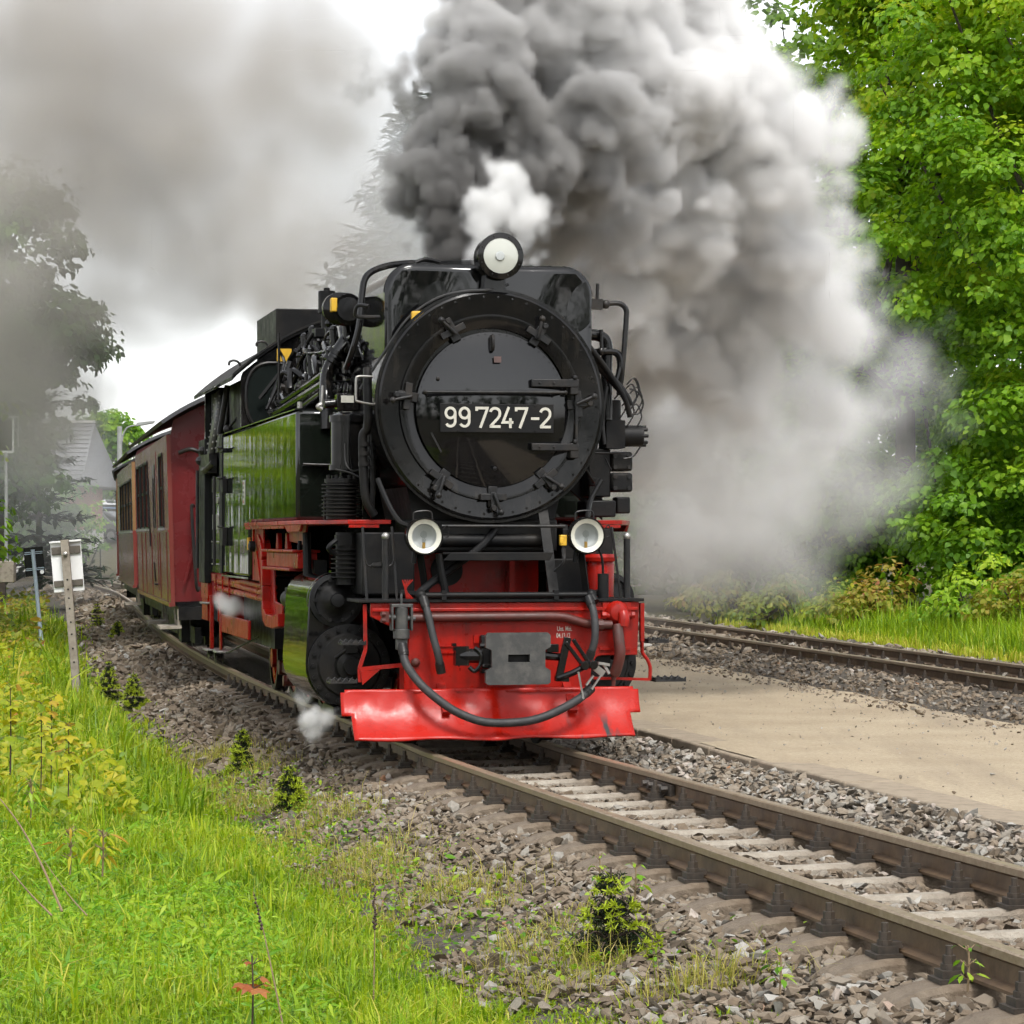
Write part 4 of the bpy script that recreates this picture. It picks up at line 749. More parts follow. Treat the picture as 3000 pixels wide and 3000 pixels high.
# louvred side shutters leaning in above the waist
for v0, v1, t0 in ((8.25,8.75,-1.24),(7.7,8.1,-1.22)):
    m = MB(); m.add([(t0,v0,2.45),(t0,v1,2.45),(t0+.10,v1,3.12),(t0+.10,v0,3.12)],[(0,1,2,3)]); sh = part('cab_shutter', 'grey_plate', m, cab, 0, 35, .03)
    m = MB()
    for k in range(9): z = 2.5+.068*k; x = t0-.02+.1*(z-2.45)/.67; m.ball((x,v0+.02,z),.012,6); m.ball((x,v1-.02,z),.012,6)
    part('shutter_studs', 'bare_steel', m, cab)
m = MB(); m.tube([(-1.27,7.4,2.62),(-1.2,7.3,3.1)],.03,10); m.tube([(-1.2,7.25,2.66),(-1.0,6.6,3.0),(-.9,6.1,3.25)],.014,8); m.ball((-1.2,7.25,2.66),.05,10); m.ball((-1.24,7.5,2.66),.045,10); m.box((-1.28,8.3,2.25),(-1.2,9.2,2.45)); m.tube([(-1.28,8.9,2.3),(-1.3,8.5,2.28),(-1.27,8.0,2.35)],.03,8); m.ball((-1.28,8.95,2.5),.05,8); m.ball((-1.28,9.2,2.4),.05,8); part('cab_fitting', 'iron', m, cab)
m = MB(); m.cyl((-1.3,9.3,1.25),(-1.3,9.3,2.3),.018,n=8); m.cyl((-1.3,7.6,1.3),(-1.3,7.6,2.2),.016,n=8); part('grab_rail', 'iron', m, cab)
# --- safety valve, turret, pipes on the boiler's left side
m = MB(); m.cyl((-.62,4.5,3.60),(-.62,4.5,3.80),.078,n=20); m.cyl((-.62,4.5,3.80),(-.62,4.5,3.83),.028,n=10); m.cyl((-.62,4.5,3.40),(-.62,4.5,3.60),.05,n=12); m.box((-.74,4.38,3.38),(-.5,4.62,3.46)); part('safety_valve', 'black_matt', m, None, .004)
m = MB(); m.lathe([(.19,3.2),(.19,3.5),(.17,3.6),(.05,3.66)], (-.25,3.4,0), (0,0,1), 24); m.lathe([(.19,3.2),(.19,3.5),(.17,3.6),(.05,3.66)], (0,5.1,0), (0,0,1), 24); part('steam_dome', 'black_paint', m)
m = MB(); m.cyl((-.86,1.75,3.40),(-.86,2.35,3.46),.125,n=20); m.cyl((-.86,1.7,3.40),(-.86,1.75,3.40),.095,n=16); [m.lathe([(.125,0),(.135,.01),(.125,.02)],(-.86,1.8+.1*k,3.405+.01*k),(0,1,0),20,False) for k in range(5)]; part('turbo_generator', 'black_paint', m)
m = MB(); m.box((-1.0,1.72,3.38),(-.95,1.80,3.49)); part('generator_tag', 'yellow_tag', m, None, .008)
m = MB(); m.tube([(-.70,2.2,3.34),(-.90,2.2,3.04)],.062,14); part('steam_pipe', 'bare_steel' if False else 'black_gloss', m)
m = MB(); m.tube([(-.90,2.2,3.05),(-.97,2.15,2.9),(-1.0,2.0,2.72),(-1.0,1.95,2.45)],.055,12); m.lathe([(.085,0),(.085,.035)],(-.895,2.2,3.06),(.55,0,.83),16); m.lathe([(.085,0),(.085,.03)],(-.93,2.2,3.0),(.55,0,.83),16); m.tube([(-.70,2.2,3.34),(-.6,2.2,3.42),(-.5,2.3,3.45)],.045,10); part('steam_pipe', 'black_paint', m)
for k, (r, pts) in enumerate(((.034, [(-.95,2.3,2.93),(-.98,3.4,2.86),(-1.0,4.9,2.80),(-.95,5.1,2.95),(-.86,5.15,3.2)]), (.04, [(-.95,2.3,2.85),(-1.0,3.4,2.78),(-1.03,5.1,2.72),(-.98,5.35,2.9),(-.86,5.4,3.2)]), (.022, [(-1.0,2.3,2.76),(-1.02,3.6,2.68),(-1.0,5.6,2.62)]), (.018, [(-.80,1.95,3.2),(-.86,3.0,3.15),(-.84,4.4,3.25),(-.74,4.5,3.42)]), (.016, [(-.86,5.9,3.35),(-.9,5.3,3.15),(-1.1,5.0,2.75)]), (.012, [(-1.0,4.9,3.45),(-1.0,4.9,2.62)]))):
    m = MB(); m.tube(pts, r, 10, k != 1 or True); part('boiler_pipe', 'black_paint', m)
m = MB(); m.bar((-.60,5.5,3.52),(-1.05,5.9,2.9),.03,.03); part('cab_stay', 'iron', m)
pr2 = random.Random(21)
for k in range(96):
    v = pr2.uniform(1.9,5.7); a = R(pr2.uniform(14,66)); rr = .80+pr2.uniform(0,.14); c = Vector((-rr*math.cos(a), v, 2.62+rr*math.sin(a)))
    m = MB(); ty = k % 4
    if ty == 0: m.cyl(c, c+Vector((-.02,0,.16+.08*pr2.random())), .045, .035, n=12); m.cyl(c+Vector((-.05,0,.09)), c+Vector((.05,0,.09)), .022, n=8); m.ball(c+Vector((-.02,0,.2)), .036, 8)
    elif ty == 1: m.tube([c, c+Vector((-.1,pr2.uniform(-.2,.2),.08)), c+Vector((-.12,pr2.uniform(-.5,.5),-.12)), c+Vector((.02,pr2.uniform(-.8,.8),-.18))], pr2.uniform(.012,.03), 8)
    elif ty == 2: m.box(c-Vector((.06,.08,.05)), c+Vector((.06,.08,.07))); m.cyl(c+Vector((0,0,.07)), c+Vector((0,0,.13)), .018, n=8); m.cyl(c+Vector((-.1,0,.02)), c, .03, n=10)
    else: m.tube([c+Vector((0,-.25,0)), c+Vector((-.03,0,.05)), c+Vector((0,.3,.02)), c+Vector((.04,.55,-.03))], pr2.uniform(.015,.035), 8); m.lathe([(.05,0),(.05,.03)], c, (0,1,0), 12)
    part(('valve', 'pipe', 'fitting', 'pipe')[ty], ('black_paint', 'black_matt', 'iron', 'bare_steel')[0 if k % 11 else 3] if ty != 2 else 'iron', m, None, .003 if ty == 2 else 0)
# --- pump, lubricators and pipes at the left of the smokebox
m = MB(); m.cyl((-1.04,.95,1.72),(-1.04,.95,2.02),.115,n=24)
for k in range(9): m.lathe([(.115,0),(.15,.004),(.15,.012),(.115,.016)], (-1.04,.95,1.745+.029*k), (0,0,1), 28, False)
m.lathe([(.13,2.0),(.13,2.03),(.05,2.035)], (-1.04,.95,0), (0,0,1), 20); bolts(m, [(-1.04+.1*math.cos(R(60*i)), .95+.1*math.sin(R(60*i)), 2.03) for i in range(6)], .014, (0,0,1), .03); pump = part('air_pump', 'black_matt', m)
m = MB(); m.cyl((-.98,1.05,2.10),(-.98,1.05,2.50),.125,n=24); m.lathe([(.14,2.10),(.14,2.14)],(-.98,1.05,0),(0,0,1),20); m.lathe([(.14,2.47),(.14,2.52),(.08,2.55)],(-.98,1.05,0),(0,0,1),20); m.box((-1.03,1.0,2.02),(-.93,1.1,2.12)); m.cyl((-.82,.9,2.0),(-.82,.9,2.45),.075,n=18); part('pump_cylinder', 'black_paint', m, pump)
m = MB(); m.cyl((-1.0,.9,1.22),(-1.0,.9,1.62),.09,n=20)
for k in range(7): m.lathe([(.09,0),(.125,.004),(.125,.010),(.09,.014)], (-1.0,.9,1.27+.035*k), (0,0,1), 22, False)
m.tube([(-1.1,.85,1.45),(-1.16,.8,1.5),(-1.1,.8,1.56)],.02,8); m.tube([(-.86,.8,1.36),(-.75,.75,1.44),(-.62,.6,1.5)],.012,6); m.box((-1.1,.8,1.52),(-.98,.9,1.6)); part('compressor', 'black_matt', m, pump)
m = MB(); m.tube([(-.895,.58,2.86),(-.90,.56,2.75),(-.895,.56,2.5),(-.90,.58,2.4),(-.93,.6,2.33),(-.92,.6,2.0),(-.90,.6,1.85),(-.84,.62,1.75)],.034,12); m.tube([(-.85,.66,2.3),(-.84,.66,2.0),(-.85,.66,1.8)],.02,8)
for z in (2.12,2.2,2.27): m.lathe([(.045,0),(.045,.03)],(-.92,.6,z),(0,0,1),12); m.lathe([(.032,0),(.032,.025)],(-.845,.66,z-.02),(0,0,1),12)
m.tube([(-1.02,.9,2.3),(-1.02,.85,2.15),(-.98,.8,2.09),(-.92,.7,2.10)],.007,6); m.tube([(-1.1,.85,2.10),(-1.0,.8,2.075),(-.9,.7,2.02)],.009,6); part('lubricator_pipe', 'black_matt', m)
m = MB(); m.tube([(-.87,.5,2.79),(-.98,.48,2.79),(-1.0,.48,2.76),(-1.0,.48,2.62),(-.98,.48,2.60),(-.86,.5,2.58)],.009,8); part('grab_iron', 'bare_steel', m)
m = MB(); m.tube([(-.90,.5,3.32),(-.97,.55,3.33),(-.99,.58,3.29),(-.97,.6,3.25),(-.8,.6,3.25)],.015,8); part('grab_iron', 'iron', m)
m = MB(); m.box((-1.03,1.22,2.57),(-.86,1.34,2.70)); [m.cyl((-1.01+.05*k,1.28,2.70),(-1.01+.05*k,1.28,2.77),.012,n=8) for k in range(4)]; m.cyl((-1.12,1.3,2.62),(-1.03,1.3,2.63),.035,n=12); lub = part('lubricator', 'black_paint', m, None, .006)
m = MB(); m.box((-1.0,1.212,2.63),(-.90,1.219,2.685)); part('sight_glass', 'white_enamel', m, lub)
m = MB(); m.tube([(-1.14,1.28,2.62),(-1.17,1.28,2.60),(-1.14,1.28,2.58)],.02,8); m.cyl((-1.22,1.95,2.62),(-1.22,1.95,2.67),.02,n=8); m.cyl((-1.05,1.9,2.62),(-1.04,1.9,2.80),.012,n=8); part('lubricator_handle', 'bare_steel', m)
# --- right side of the smokebox
m = MB(); m.cyl((.86,.85,3.40),(.92,.85,3.40),.03,n=12); m.box((.90,.82,3.36),(1.0,.88,3.44)); m.cyl((.96,.85,3.44),(.965,.85,3.56),.014,n=8); m.ball((1.03,.85,3.40),.036,10); m.tube([(1.0,.85,3.40),(1.13,.85,3.41),(1.19,.85,3.37),(1.195,.85,3.28),(1.165,.85,2.9),(1.15,.9,2.7)],.021,10); part('injector_pipe', 'iron', m)
m = MB(); m.tube([(.86,.9,3.16),(.98,.9,3.16),(1.05,.9,3.10),(1.05,.9,2.9),(1.05,.9,2.5)],.045,12); m.tube([(.9,.85,3.02),(1.0,.85,3.03),(1.12,.85,3.02),(1.15,.85,2.92),(1.12,.85,2.80)],.028,10); m.cyl((.99,.82,3.02),(.985,.82,3.20),.016,n=8); m.ball((.985,.82,3.03),.035,10); part('injector_pipe', 'black_paint', m)
m = MB(); m.tube([(.86,.7,2.98),(1.0,.75,2.86),(1.15,.8,2.72),(1.22,.85,2.62)],.034,12); m.tube([(.84,.62,3.05),(.98,.68,2.90),(1.14,.72,2.68),(1.2,.75,2.52)],.022,10); m.tube([(1.0,.7,2.75),(.96,.68,2.5),(.97,.66,2.3)],.016,8); part('boiler_pipe', 'black_matt', m)
m = MB(); m.cyl((1.15,1.0,2.38),(1.36,1.0,2.38),.085,n=18); m.box((1.05,.9,2.28),(1.2,1.15,2.5)); m.cyl((1.12,1.0,2.5),(1.12,1.0,2.66),.07,n=14)
for k in range(8): a = R(45*k); m.cyl((1.34,1.0+.07*math.cos(a),2.38+.07*math.sin(a)),(1.395,1.0+.07*math.cos(a),2.38+.07*math.sin(a)),.016,n=6)
part('feed_pump', 'black_matt', m)
pr3 = random.Random(5)
for k in range(7):
    c = Vector((pr3.uniform(1.12,1.26), .95, pr3.uniform(2.55,2.8))); m = MB(); m.tube([c, c+Vector((.06,0,.05)), c+Vector((.1,0,-.05)), c+Vector((.04,0,-.16))], .006, 6); part('oil_line', 'iron', m)
m = MB(); m.tube([(1.25,.95,2.75),(1.32,.95,2.72),(1.36,.95,2.64),(1.33,.95,2.56),(1.26,.95,2.55)],.007,6); m.tube([(1.34,.95,2.30),(1.28,.95,2.22),(1.2,.95,2.2)],.007,6); part('oil_line', 'iron', m)
for z0, z1 in ((2.105,2.255),(1.94,2.09)):
    m = MB(); m.box((1.11,.98,z0),(1.285,1.25,z1)); o = part('pump_box', 'black_matt', m, None, .02); m = MB(); bolts(m, [(x,.98,z) for x in (1.14,1.255) for z in (z0+.03,z1-.03)], .018, (0,-1,0), .015); part('bolts', 'iron', m, o)
m = MB(); m.box((.93,1.0,1.9),(1.11,1.25,2.28)); m.box((.86,.8,1.74),(1.10,1.1,1.87)); m.box((1.16,1.0,1.77),(1.27,1.15,1.9)); m.cyl((.92,.8,1.98),(.92,.8,2.05),.05,n=12); m.bar((.8,.6,2.12),(.9,.7,2.0),.02,.02); m.bar((1.0,.75,2.2),(1.05,.75,2.1),.012,.012); m.box((.75,.62,2.225),(1.1,.65,2.24)); part('pump_bracket', 'black_matt', m, None, .012)
m = MB(); m.prism([(-.75,2.05),(-1.12,1.72),(-1.12,1.90),(-.88,2.2)], uw, 1.3, 1.33); m.prism([(.75,2.05),(1.12,1.72),(1.12,1.90),(.88,2.2)], uw, 1.3, 1.33); part('bracket_plate', 'black_matt', m)
# ---------------------------------------------------------------- passenger coaches
def coach(label, loc, head, length, kind, roll=-1.6):
    C_ = tag(empty('passenger_coach', loc, R(head)), label, 'railway coach', 'coaches behind the locomotive'); C_.rotation_euler = (0, R(roll), R(head))
    hw = 1.14; side = {'brown': 'coach_brown', 'cream': 'coach_brown'}[kind]; z0, z1 = .79, 2.84; v0 = .35
    p = lambda name, mat, m, parent=None, bevel=0: m.build(name, mat, parent or C_, bevel)
    # left side pierced by real openings
    wins = [(1.33,2.12,1.74,2.64),(5.02,5.92,1.74,2.64),(6.18,7.08,1.74,2.64),(7.36,8.26,1.74,2.64)] if kind == 'brown' else [(.75,2.25,1.72,2.56),(2.33,3.8,1.72,2.56),(3.88,5.4,1.72,2.56),(5.48,7.0,1.72,2.56)]
    for s in (-1, 1):
        m = MB(); vs_ = sorted({v0, length}|{w[0] for w in wins}|{w[1] for w in wins}); zb, zt = wins[0][2], wins[0][3]; x0, x1 = sorted((s*hw, s*(hw-.05)))
        m.box((x0,v0,z0),(x1,length,zb)); 
        sd = p('side_wall', side, m); m = MB(); m.box((x0,v0,zt),(x1,length,z1))
        for a, b in zip(vs_, vs_[1:]):
            if not any(abs(a-w[0]) < 1e-6 for w in wins): m.box((x0,a,zb),(x1,b,zt))
        p('side_wall', 'coach_cream' if kind == 'cream' else side, m)
        for w in wins:
            m = MB(); m.box((s*(hw-.035)-.004,w[0],w[2]),(s*(hw-.035)+.004,w[1],w[3])); wn = p('window', 'dark_glass', m)
            m = MB(); xs_ = s*(hw+.004)
            for a, b in (((w[0],w[2]),(w[1],w[2])),((w[0],w[3]),(w[1],w[3])),((w[0],w[2]),(w[0],w[3])),((w[1],w[2]),(w[1],w[3]))): m.bar((xs_,a[0],a[1]),(xs_,b[0],b[1]),.032,.024,(1,0,0))
            zm = lerp(w[2], w[3], .55); m.bar((s*(hw-.02),w[0],zm),(s*(hw-.02),w[1],zm),.035,.02,(1,0,0)); p('window_frame', 'iron', m, wn)
            m = MB(); m.bar((s*(hw+.012),w[0]-.03,w[2]-.02),(s*(hw+.012),w[1]+.03,w[2]-.02),.05,.03); p('window_sill', 'grey_steel', m, wn)
        m = MB(); m.bar((s*(hw+.006),v0,z0+.02),(s*(hw+.006),length,z0+.02),.03,.05); m.bar((s*(hw+.005),v0,zb-.05),(s*(hw+.005),length,zb-.05),.02,.025); p('waist_rail', side, m)
        if kind == 'brown':
            m = MB(); m.box(tuple(sorted((s*(hw+.008), s*(hw+.001))))[:1]+(2.86,.93), tuple(sorted((s*(hw+.008), s*(hw+.001))))[1:]+(3.86,2.72)); d = p('door', 'coach_red' if False else 'coach_brown', m, None, .01)
            m = MB(); m.box((min(s*(hw+.016),s*(hw+.009)),3.1,1.74),(max(s*(hw+.016),s*(hw+.009)),3.62,2.56)); p('door_window', 'dark_glass', m, d)
            m = MB(); m.tube([(s*(hw+.04),2.95,1.05),(s*(hw+.05),2.95,1.3)],.012,6); m.box((s*(hw+.03)-.02,2.9,1.0),(s*(hw+.03)+.02,3.2,1.02)); m.tube([(s*(hw+.04),4.0,1.5),(s*(hw+.05),4.0,2.4)],.012,6); p('door_handle', 'iron', m, d)
            for k in range(5):
                m = MB(); v = [.9,2.4,4.4,6.05,7.2][k]; m.bar((s*(hw+.003),v,z0+.05),(s*(hw+.003),v,1.68),.012,.012,(1,0,0)); p('cover_strip', 'coach_brown', m)
    rz_ = lambda x: 3.36-.40*(x/1.2)**2
    E = [(x, rz_(x)) for x in np.linspace(-1.2, 1.2, 22)]
    m = MB(); m.prism([(-1.09,.84),(1.09,.84),(1.09,z1)]+[(x, rz_(x)-.04) for x in np.linspace(1.05,-1.05,18)]+[(-1.09,z1)], uw, v0+.04, v0+.09); ew = p('end_wall', 'coach_red', m)
    m = MB(); m.prism([(-1.09,.84),(1.09,.84),(1.09,z1),(-1.09,z1)], uw, length-.09, length-.04); p('end_wall', 'coach_red', m)
    m = MB(); m.prism(E+[(x, rz_(x)+.05) for x in np.linspace(1.23,-1.23,22)], uw, v0-.42 if kind == 'brown' else v0-.1, length+.25); p('roof', 'coach_roof', m)
    m = MB(); m.prism([(-.35,.9),(.35,.9),(.35,2.75),(-.35,2.75)], uw, v0-.01, v0+.035); p('end_door', 'coach_red', m, ew, .01)
    m = MB(); m.tube([(-1.0,v0-.05,2.62),(-.86,v0-.1,2.66),(-.74,v0-.1,2.6),(-.71,v0-.1,2.45),(-.70,v0-.1,1.2)],.026,8); m.tube([(-.84,v0-.05,1.98),(-.86,v0-.12,1.99),(-.87,v0-.12,1.9),(-.84,v0-.12,1.05),(-.80,v0-.05,1.0)],.02,8); p('end_rail', 'iron', m, ew)
    m = MB(); m.bar((-.98,v0-.04,1.05),(-.72,v0-.06,1.95),.03,.02,(0,1,0)); p('end_stay', 'coach_red', m, ew)
    m = MB(); m.box((-1.05,v0,.62),(1.05,length,.78)); m.box((-.95,1.6,.3),(-.75,2.2,.62)); m.box((-.9,3.2,.35),(-.4,5.2,.6)); p('underframe', 'black_matt', m)
    for vb in (1.5, length-1.6):
        m = MB(); m.box((-.85,vb-.9,.32),(-.77,vb+.9,.52)); m.box((.77,vb-.9,.32),(.85,vb+.9,.52)); m.box((-.85,vb-.15,.38),(.85,vb+.15,.62)); bg_ = p('bogie', 'black_matt', m)
        for dv in (-.6, .6):
            for s in (-1, 1): a, b = wheel(.34, False, 9); w_ = b.build('wheel', 'iron', bg_); w_.location = (s*.555, vb+dv, .34); w_.rotation_euler = (0,0,math.pi if s > 0 else 0)
    for v, z in ((.7,.52),(3.3,.5)) if kind == 'brown' else ((1.,.5),):
        m = MB(); m.box((-1.28,v-.35,z),(-1.02,v+.35,z+.035)); m.bar((-1.05,v-.3,z),(-1.05,v-.3,.75),.03,.03); m.bar((-1.05,v+.3,z),(-1.05,v+.3,.75),.03,.03); p('footboard', 'old_wood' if v > 1 else 'concrete', m)
    m = MB(); m.cyl((-.55,v0-.02,.72),(-.55,v0-.32,.72),.05,n=10); m.cyl((-.55,v0-.32,.72),(-.55,v0-.35,.72),.14,n=16); m.box((-.2,v0-.4,.6),(.2,v0,.8)); m.tube([(.3,v0,.75),(.32,v0-.15,.6),(.3,v0-.2,.45)],.03,8); p('coupling_gear', 'black_matt', m)
    return C_
coach('faded red brown coach with tall narrow windows right behind the locomotive', (-2.87,31.7,0), 10.6, 8.7, 'brown')
coach('cream and brown coach with a wide window band, second behind the locomotive', (-4.95,43.2,0), 10.0, 8.9, 'cream', -1.2)
coach('last coach of the train, only its dark red end wall showing', (-7.1,55.7,0), 8.2, 8.9, 'cream', -.6)
# ---------------------------------------------------------------- signs, signal, lamp post, house, cars
p0 = lambda name, mat, m, parent, bevel=0: m.build(name, mat, parent, bevel)
# concrete post with the back of a white board
W = tag(empty('sign_post', (-5.42,33.2,-.42), R(4)), 'weathered concrete post with hole row carrying a white board, seen from behind', 'sign'); W.rotation_euler = (0, R(-4.6), R(4))
m = MB(); m.box((-.05,-.05,-.1),(.05,.05,1.98)); po = p0('post', 'concrete', m, W, .008)
m = MB(); [m.cyl((0,-.046,z),(0,-.054,z),.012,n=8) for z in (.45,.62,.8,.95,1.12,1.25,1.36,1.48)]; p0('post_holes', 'black_matt', m, W)
m = MB(); m.box((-.19,.075,1.33),(.19,.095,1.95)); p0('board', 'white_board', m, W, .004)
m = MB(); m.box((-.18,.05,1.80),(.18,.075,1.895)); p0('batten', 'old_wood', m, W, .006)
m = MB(); m.box((-.18,.05,1.395),(.18,.075,1.475)); p0('batten', 'old_wood', m, W, .006)
m = MB(); m.box((-.195,.03,1.945),(.195,.10,1.97)); p0('cap', 'white_board', m, W, .004)
m = MB(); m.lathe([(.03,0),(.03,.02),(.012,.03),(.012,.045)], (0,-.05,1.80), (0,-1,0), 10); p0('bolt', 'bare_steel', m, W)
Bs = tag(empty('track_sign', (-8.15,46,.0)), 'black sign plate seen from behind on a leaning blue grey pole', 'sign'); Bs.rotation_euler = (0, R(-5.5), 0)
m = MB(); m.cyl((0,0,-.6),(0,0,1.38),.035,n=12); p0('pole', 'blue_steel', m, Bs)
m = MB(); m.box((-.17,.04,.92),(.17,.055,1.42)); p0('plate', 'black_matt', m, Bs, .01)
for z in (1.02,1.30): m = MB(); m.box((-.16,.03,z),(.16,.04,z+.012)); m.box((-.16,.03,z+.03),(.16,.04,z+.042)); m.lathe([(.042,0),(.042,.03)],(0,0,z),(0,0,1),12); p0('clamp', 'blue_steel', m, Bs)
m = MB(); m.cyl((.12,.03,.98),(.12,.02,.98),.035,n=12); p0('badge', 'white_board', m, Bs)
Sg = tag(empty('signal', (-11.78,62,.62)), 'tall signal mast with an open frame head on a concrete footing', 'signal')
Sg.scale = (.82,.82,.82)
m = MB(); m.cyl((0,0,.5),(0,0,3.6),.055,.045,n=12); p0('mast', 'grey_steel', m, Sg)
m = MB(); m.box((-.25,-.2,-.1),(.25,.2,.5)); p0('footing', 'concrete', m, Sg, .02)
m = MB()
for a, b in (((-.28,3.6),(.2,3.6)),((-.28,3.6),(-.28,4.55)),((.2,3.6),(.2,4.55)),((-.42,4.6),(.36,4.6))): m.bar((a[0],0,a[1]),(b[0],0,b[1]),.05,.05,(0,1,0))
m.bar((.34,0,4.6),(.34,0,3.75),.02,.02,(0,1,0)); p0('head_frame', 'pale_steel', m, Sg)
m = MB(); m.box((-.24,.02,3.65),(.16,.05,4.5)); p0('head_screen', 'black_matt', m, Sg)
Lp = tag(empty('street_lamp', (-14.0,95,.1)), 'grey lamp post with one arm leaning over the coach roofs', 'street lamp')
m = MB(); m.cyl((0,0,0),(0,0,5.45),.11,.085,n=14); p0('post', 'grey_steel', m, Lp)
m = MB(); m.tube([(.08,0,4.9),(.14,0,5.2),(.3,0,5.42),(.62,0,5.5)],.028,8); p0('arm', 'grey_steel', m, Lp)
m = MB(); m.prism([(.6,5.44),(1.22,5.56),(1.25,5.66),(.62,5.58)], uw, -.11, .11); p0('lamp_head', 'grey_steel', m, Lp, .02)
H_ = tag(empty('house', (-21.4,112,.3), R(-4)), 'house with pale slate roof and red brick wall half hidden behind trees', 'house')
m = MB(); m.box((-4.2,.1,1.6),(2.65,7,3.55)); p0('wall', 'brick_wall', m, H_); m = MB(); m.box((-4.2,.0,-.3),(2.7,7,1.6)); p0('wall', 'house_wall', m, H_)
m = MB(); m.add([(-4.8,-.5,3.45),(3.45,-.5,3.45),(3.05,3.5,6.2),(-4.8,3.5,6.2),(-4.8,7.5,3.45),(3.45,7.5,3.45)],[(0,1,2,3),(3,2,5,4),(1,5,2)]); rf = m.build('roof', 'roof_slate', H_, solid=.12)
m = MB()
for k in range(14): y_ = -.5+4*k/14; z_ = 3.45+2.75*k/14; m.bar((-4.8,y_,z_+.085),(3.42-.4*k/14,y_,z_+.085),.06,.03)
p0('slate_course', 'roof_slate', m, rf); m = MB(); m.bar((-4.8,3.5,6.3),(3.1,3.5,6.3),.2,.1); p0('ridge', 'house_wall', m, rf)
m = MB(); m.box((-.4,-.03,.4),(.4,.0,1.4)); p0('window', 'dark_glass', m, H_)
def car(label, x, y, z, rz_, mat):
    c = tag(empty('parked_car', (x,y,z), rz_), label, 'car', 'cars parked on the far slope')
    prof = [(-2.0,.35),(-2.05,.75),(-1.2,.92),(-.6,1.42),(.9,1.45),(1.6,.98),(2.0,.9),(2.05,.4)]
    m = MB(); m.prism(prof, vw, -.82, .82); p0('body', mat, m, c, .08)
    for s in (-1, 1):
        for v in (-1.25, 1.3): m = MB(); m.cyl((s*.70,v,.32),(s*.86,v,.32),.32,n=18); w_ = p0('wheel', 'rubber', m, c); m = MB(); m.cyl((s*.86,v,.32),(s*.87,v,.32),.19,n=14); p0('rim', 'grey_steel', m, w_)
        m = MB(); m.prism([(-.95,1.0),(-.55,1.36),(.8,1.38),(1.25,1.02)], vw, s*.825, s*.83); p0('side_window', 'dark_glass', m, c)
        m = MB(); m.box((s*.62-.14,-2.07,.62),(s*.62+.14,-2.02,.76)); p0('headlight', 'lamp_lens', m, c)
    m = MB(); m.add([(-.68,-1.17,.965),(.68,-1.17,.965),(.6,-.66,1.40),(-.6,-.66,1.40)],[(0,1,2,3)]); m.build('windscreen', 'dark_glass', c, solid=.02)
hz = lambda x, y: float(ground_z(x, y))
for lb, x, y, rz_, mt in (('white parked car on the far slope, nearest the last coach', -18.6, 126, 1.2, 'car_white'), ('white parked car on the far slope, second from the last coach', -19.9, 128.5, 1.2, 'car_white'), ('pale grey parked car low on the far slope beside the bushes', -18.9, 121, 1.2, 'car_grey'), ('blue parked car on the far slope between two white cars', -18.2, 123.4, 1.2, 'car_blue'), ('white parked car on the far slope just right of the house', -22.2, 133, .4, 'car_white'), ('white parked car standing highest on the far slope', -19.8, 136, 1.1, 'car_white')):
    car(lb, x, y, hz(x, y)-.02, rz_, mt)
Gp = tag(empty('gate_post', (-17.6,108,.0)), 'dark gate pillar with an open metal leaf beside the far yard', 'gate')
m = MB(); m.box((-.28,-.2,0),(.28,.2,1.75)); p0('pillar', 'grey_plate', m, Gp, .02); m = MB(); [m.bar((a[0],0,a[1]),(b[0],0,b[1]),.05,.04,(0,1,0)) for a, b in (((.32,.05),(.32,1.45)),((.9,.05),(.9,1.4)),((.32,1.4),(.9,1.4)),((.32,.1),(.9,.1)),((.32,.1),(.9,1.4)))]; p0('leaf', 'black_matt', m, Gp)
# ---------------------------------------------------------------- vegetation
MAPLE = np.array([(0,0,0),(.40,.10,-.05),(.52,.48,-.10),(.20,.58,.02),(0,1.05,-.10),(-.20,.58,.02),(-.52,.48,-.10),(-.40,.10,-.05)])
LEAF6 = np.array([(0,0,0),(.46,.26,-.06),(.32,.62,-.02),(0,1.02,-.12),(-.32,.62,-.02),(-.46,.26,-.06)])
OVAL = np.array([(0,0,0),(.28,.3,.04),(.26,.62,.02),(0,1.05,-.1),(-.26,.62,.02),(-.28,.3,.04)])
LANCE = np.array([(0,0,0),(.11,.3,.03),(.09,.65,0),(0,1.1,-.18),(-.09,.65,0),(-.11,.3,.03)])
def leaves(P, N, Tp, S, tint, tpl):
    """leaf faces at P with normal N, tip direction Tp, size S"""
    N = N/np.linalg.norm(N, axis=1, keepdims=True); Tp = Tp-N*np.sum(Tp*N, 1, keepdims=True); Tp = Tp/(np.linalg.norm(Tp, axis=1, keepdims=True)+1e-9); X = np.cross(Tp, N)
    V = P[:, None]+S[:, None, None]*(tpl[None, :, :1]*X[:, None]+tpl[None, :, 1:2]*Tp[:, None]+tpl[None, :, 2:]*N[:, None]); k = len(tpl)
    return V.reshape(-1, 3), np.arange(len(P)*k).reshape(-1, k), np.repeat(tint, k)
def join(parts):
    Vs, Fs, Ts = [], [], []; b = 0
    for v, f, t_ in parts: Vs.append(v); Fs.append(f+b); Ts.append(t_); b += len(v)
    return np.concatenate(Vs), np.concatenate(Fs), np.concatenate(Ts)
def unit(n, g=None):
    g = g or nr; v = g.normal(size=(n, 3)); return v/np.linalg.norm(v, axis=1, keepdims=True)
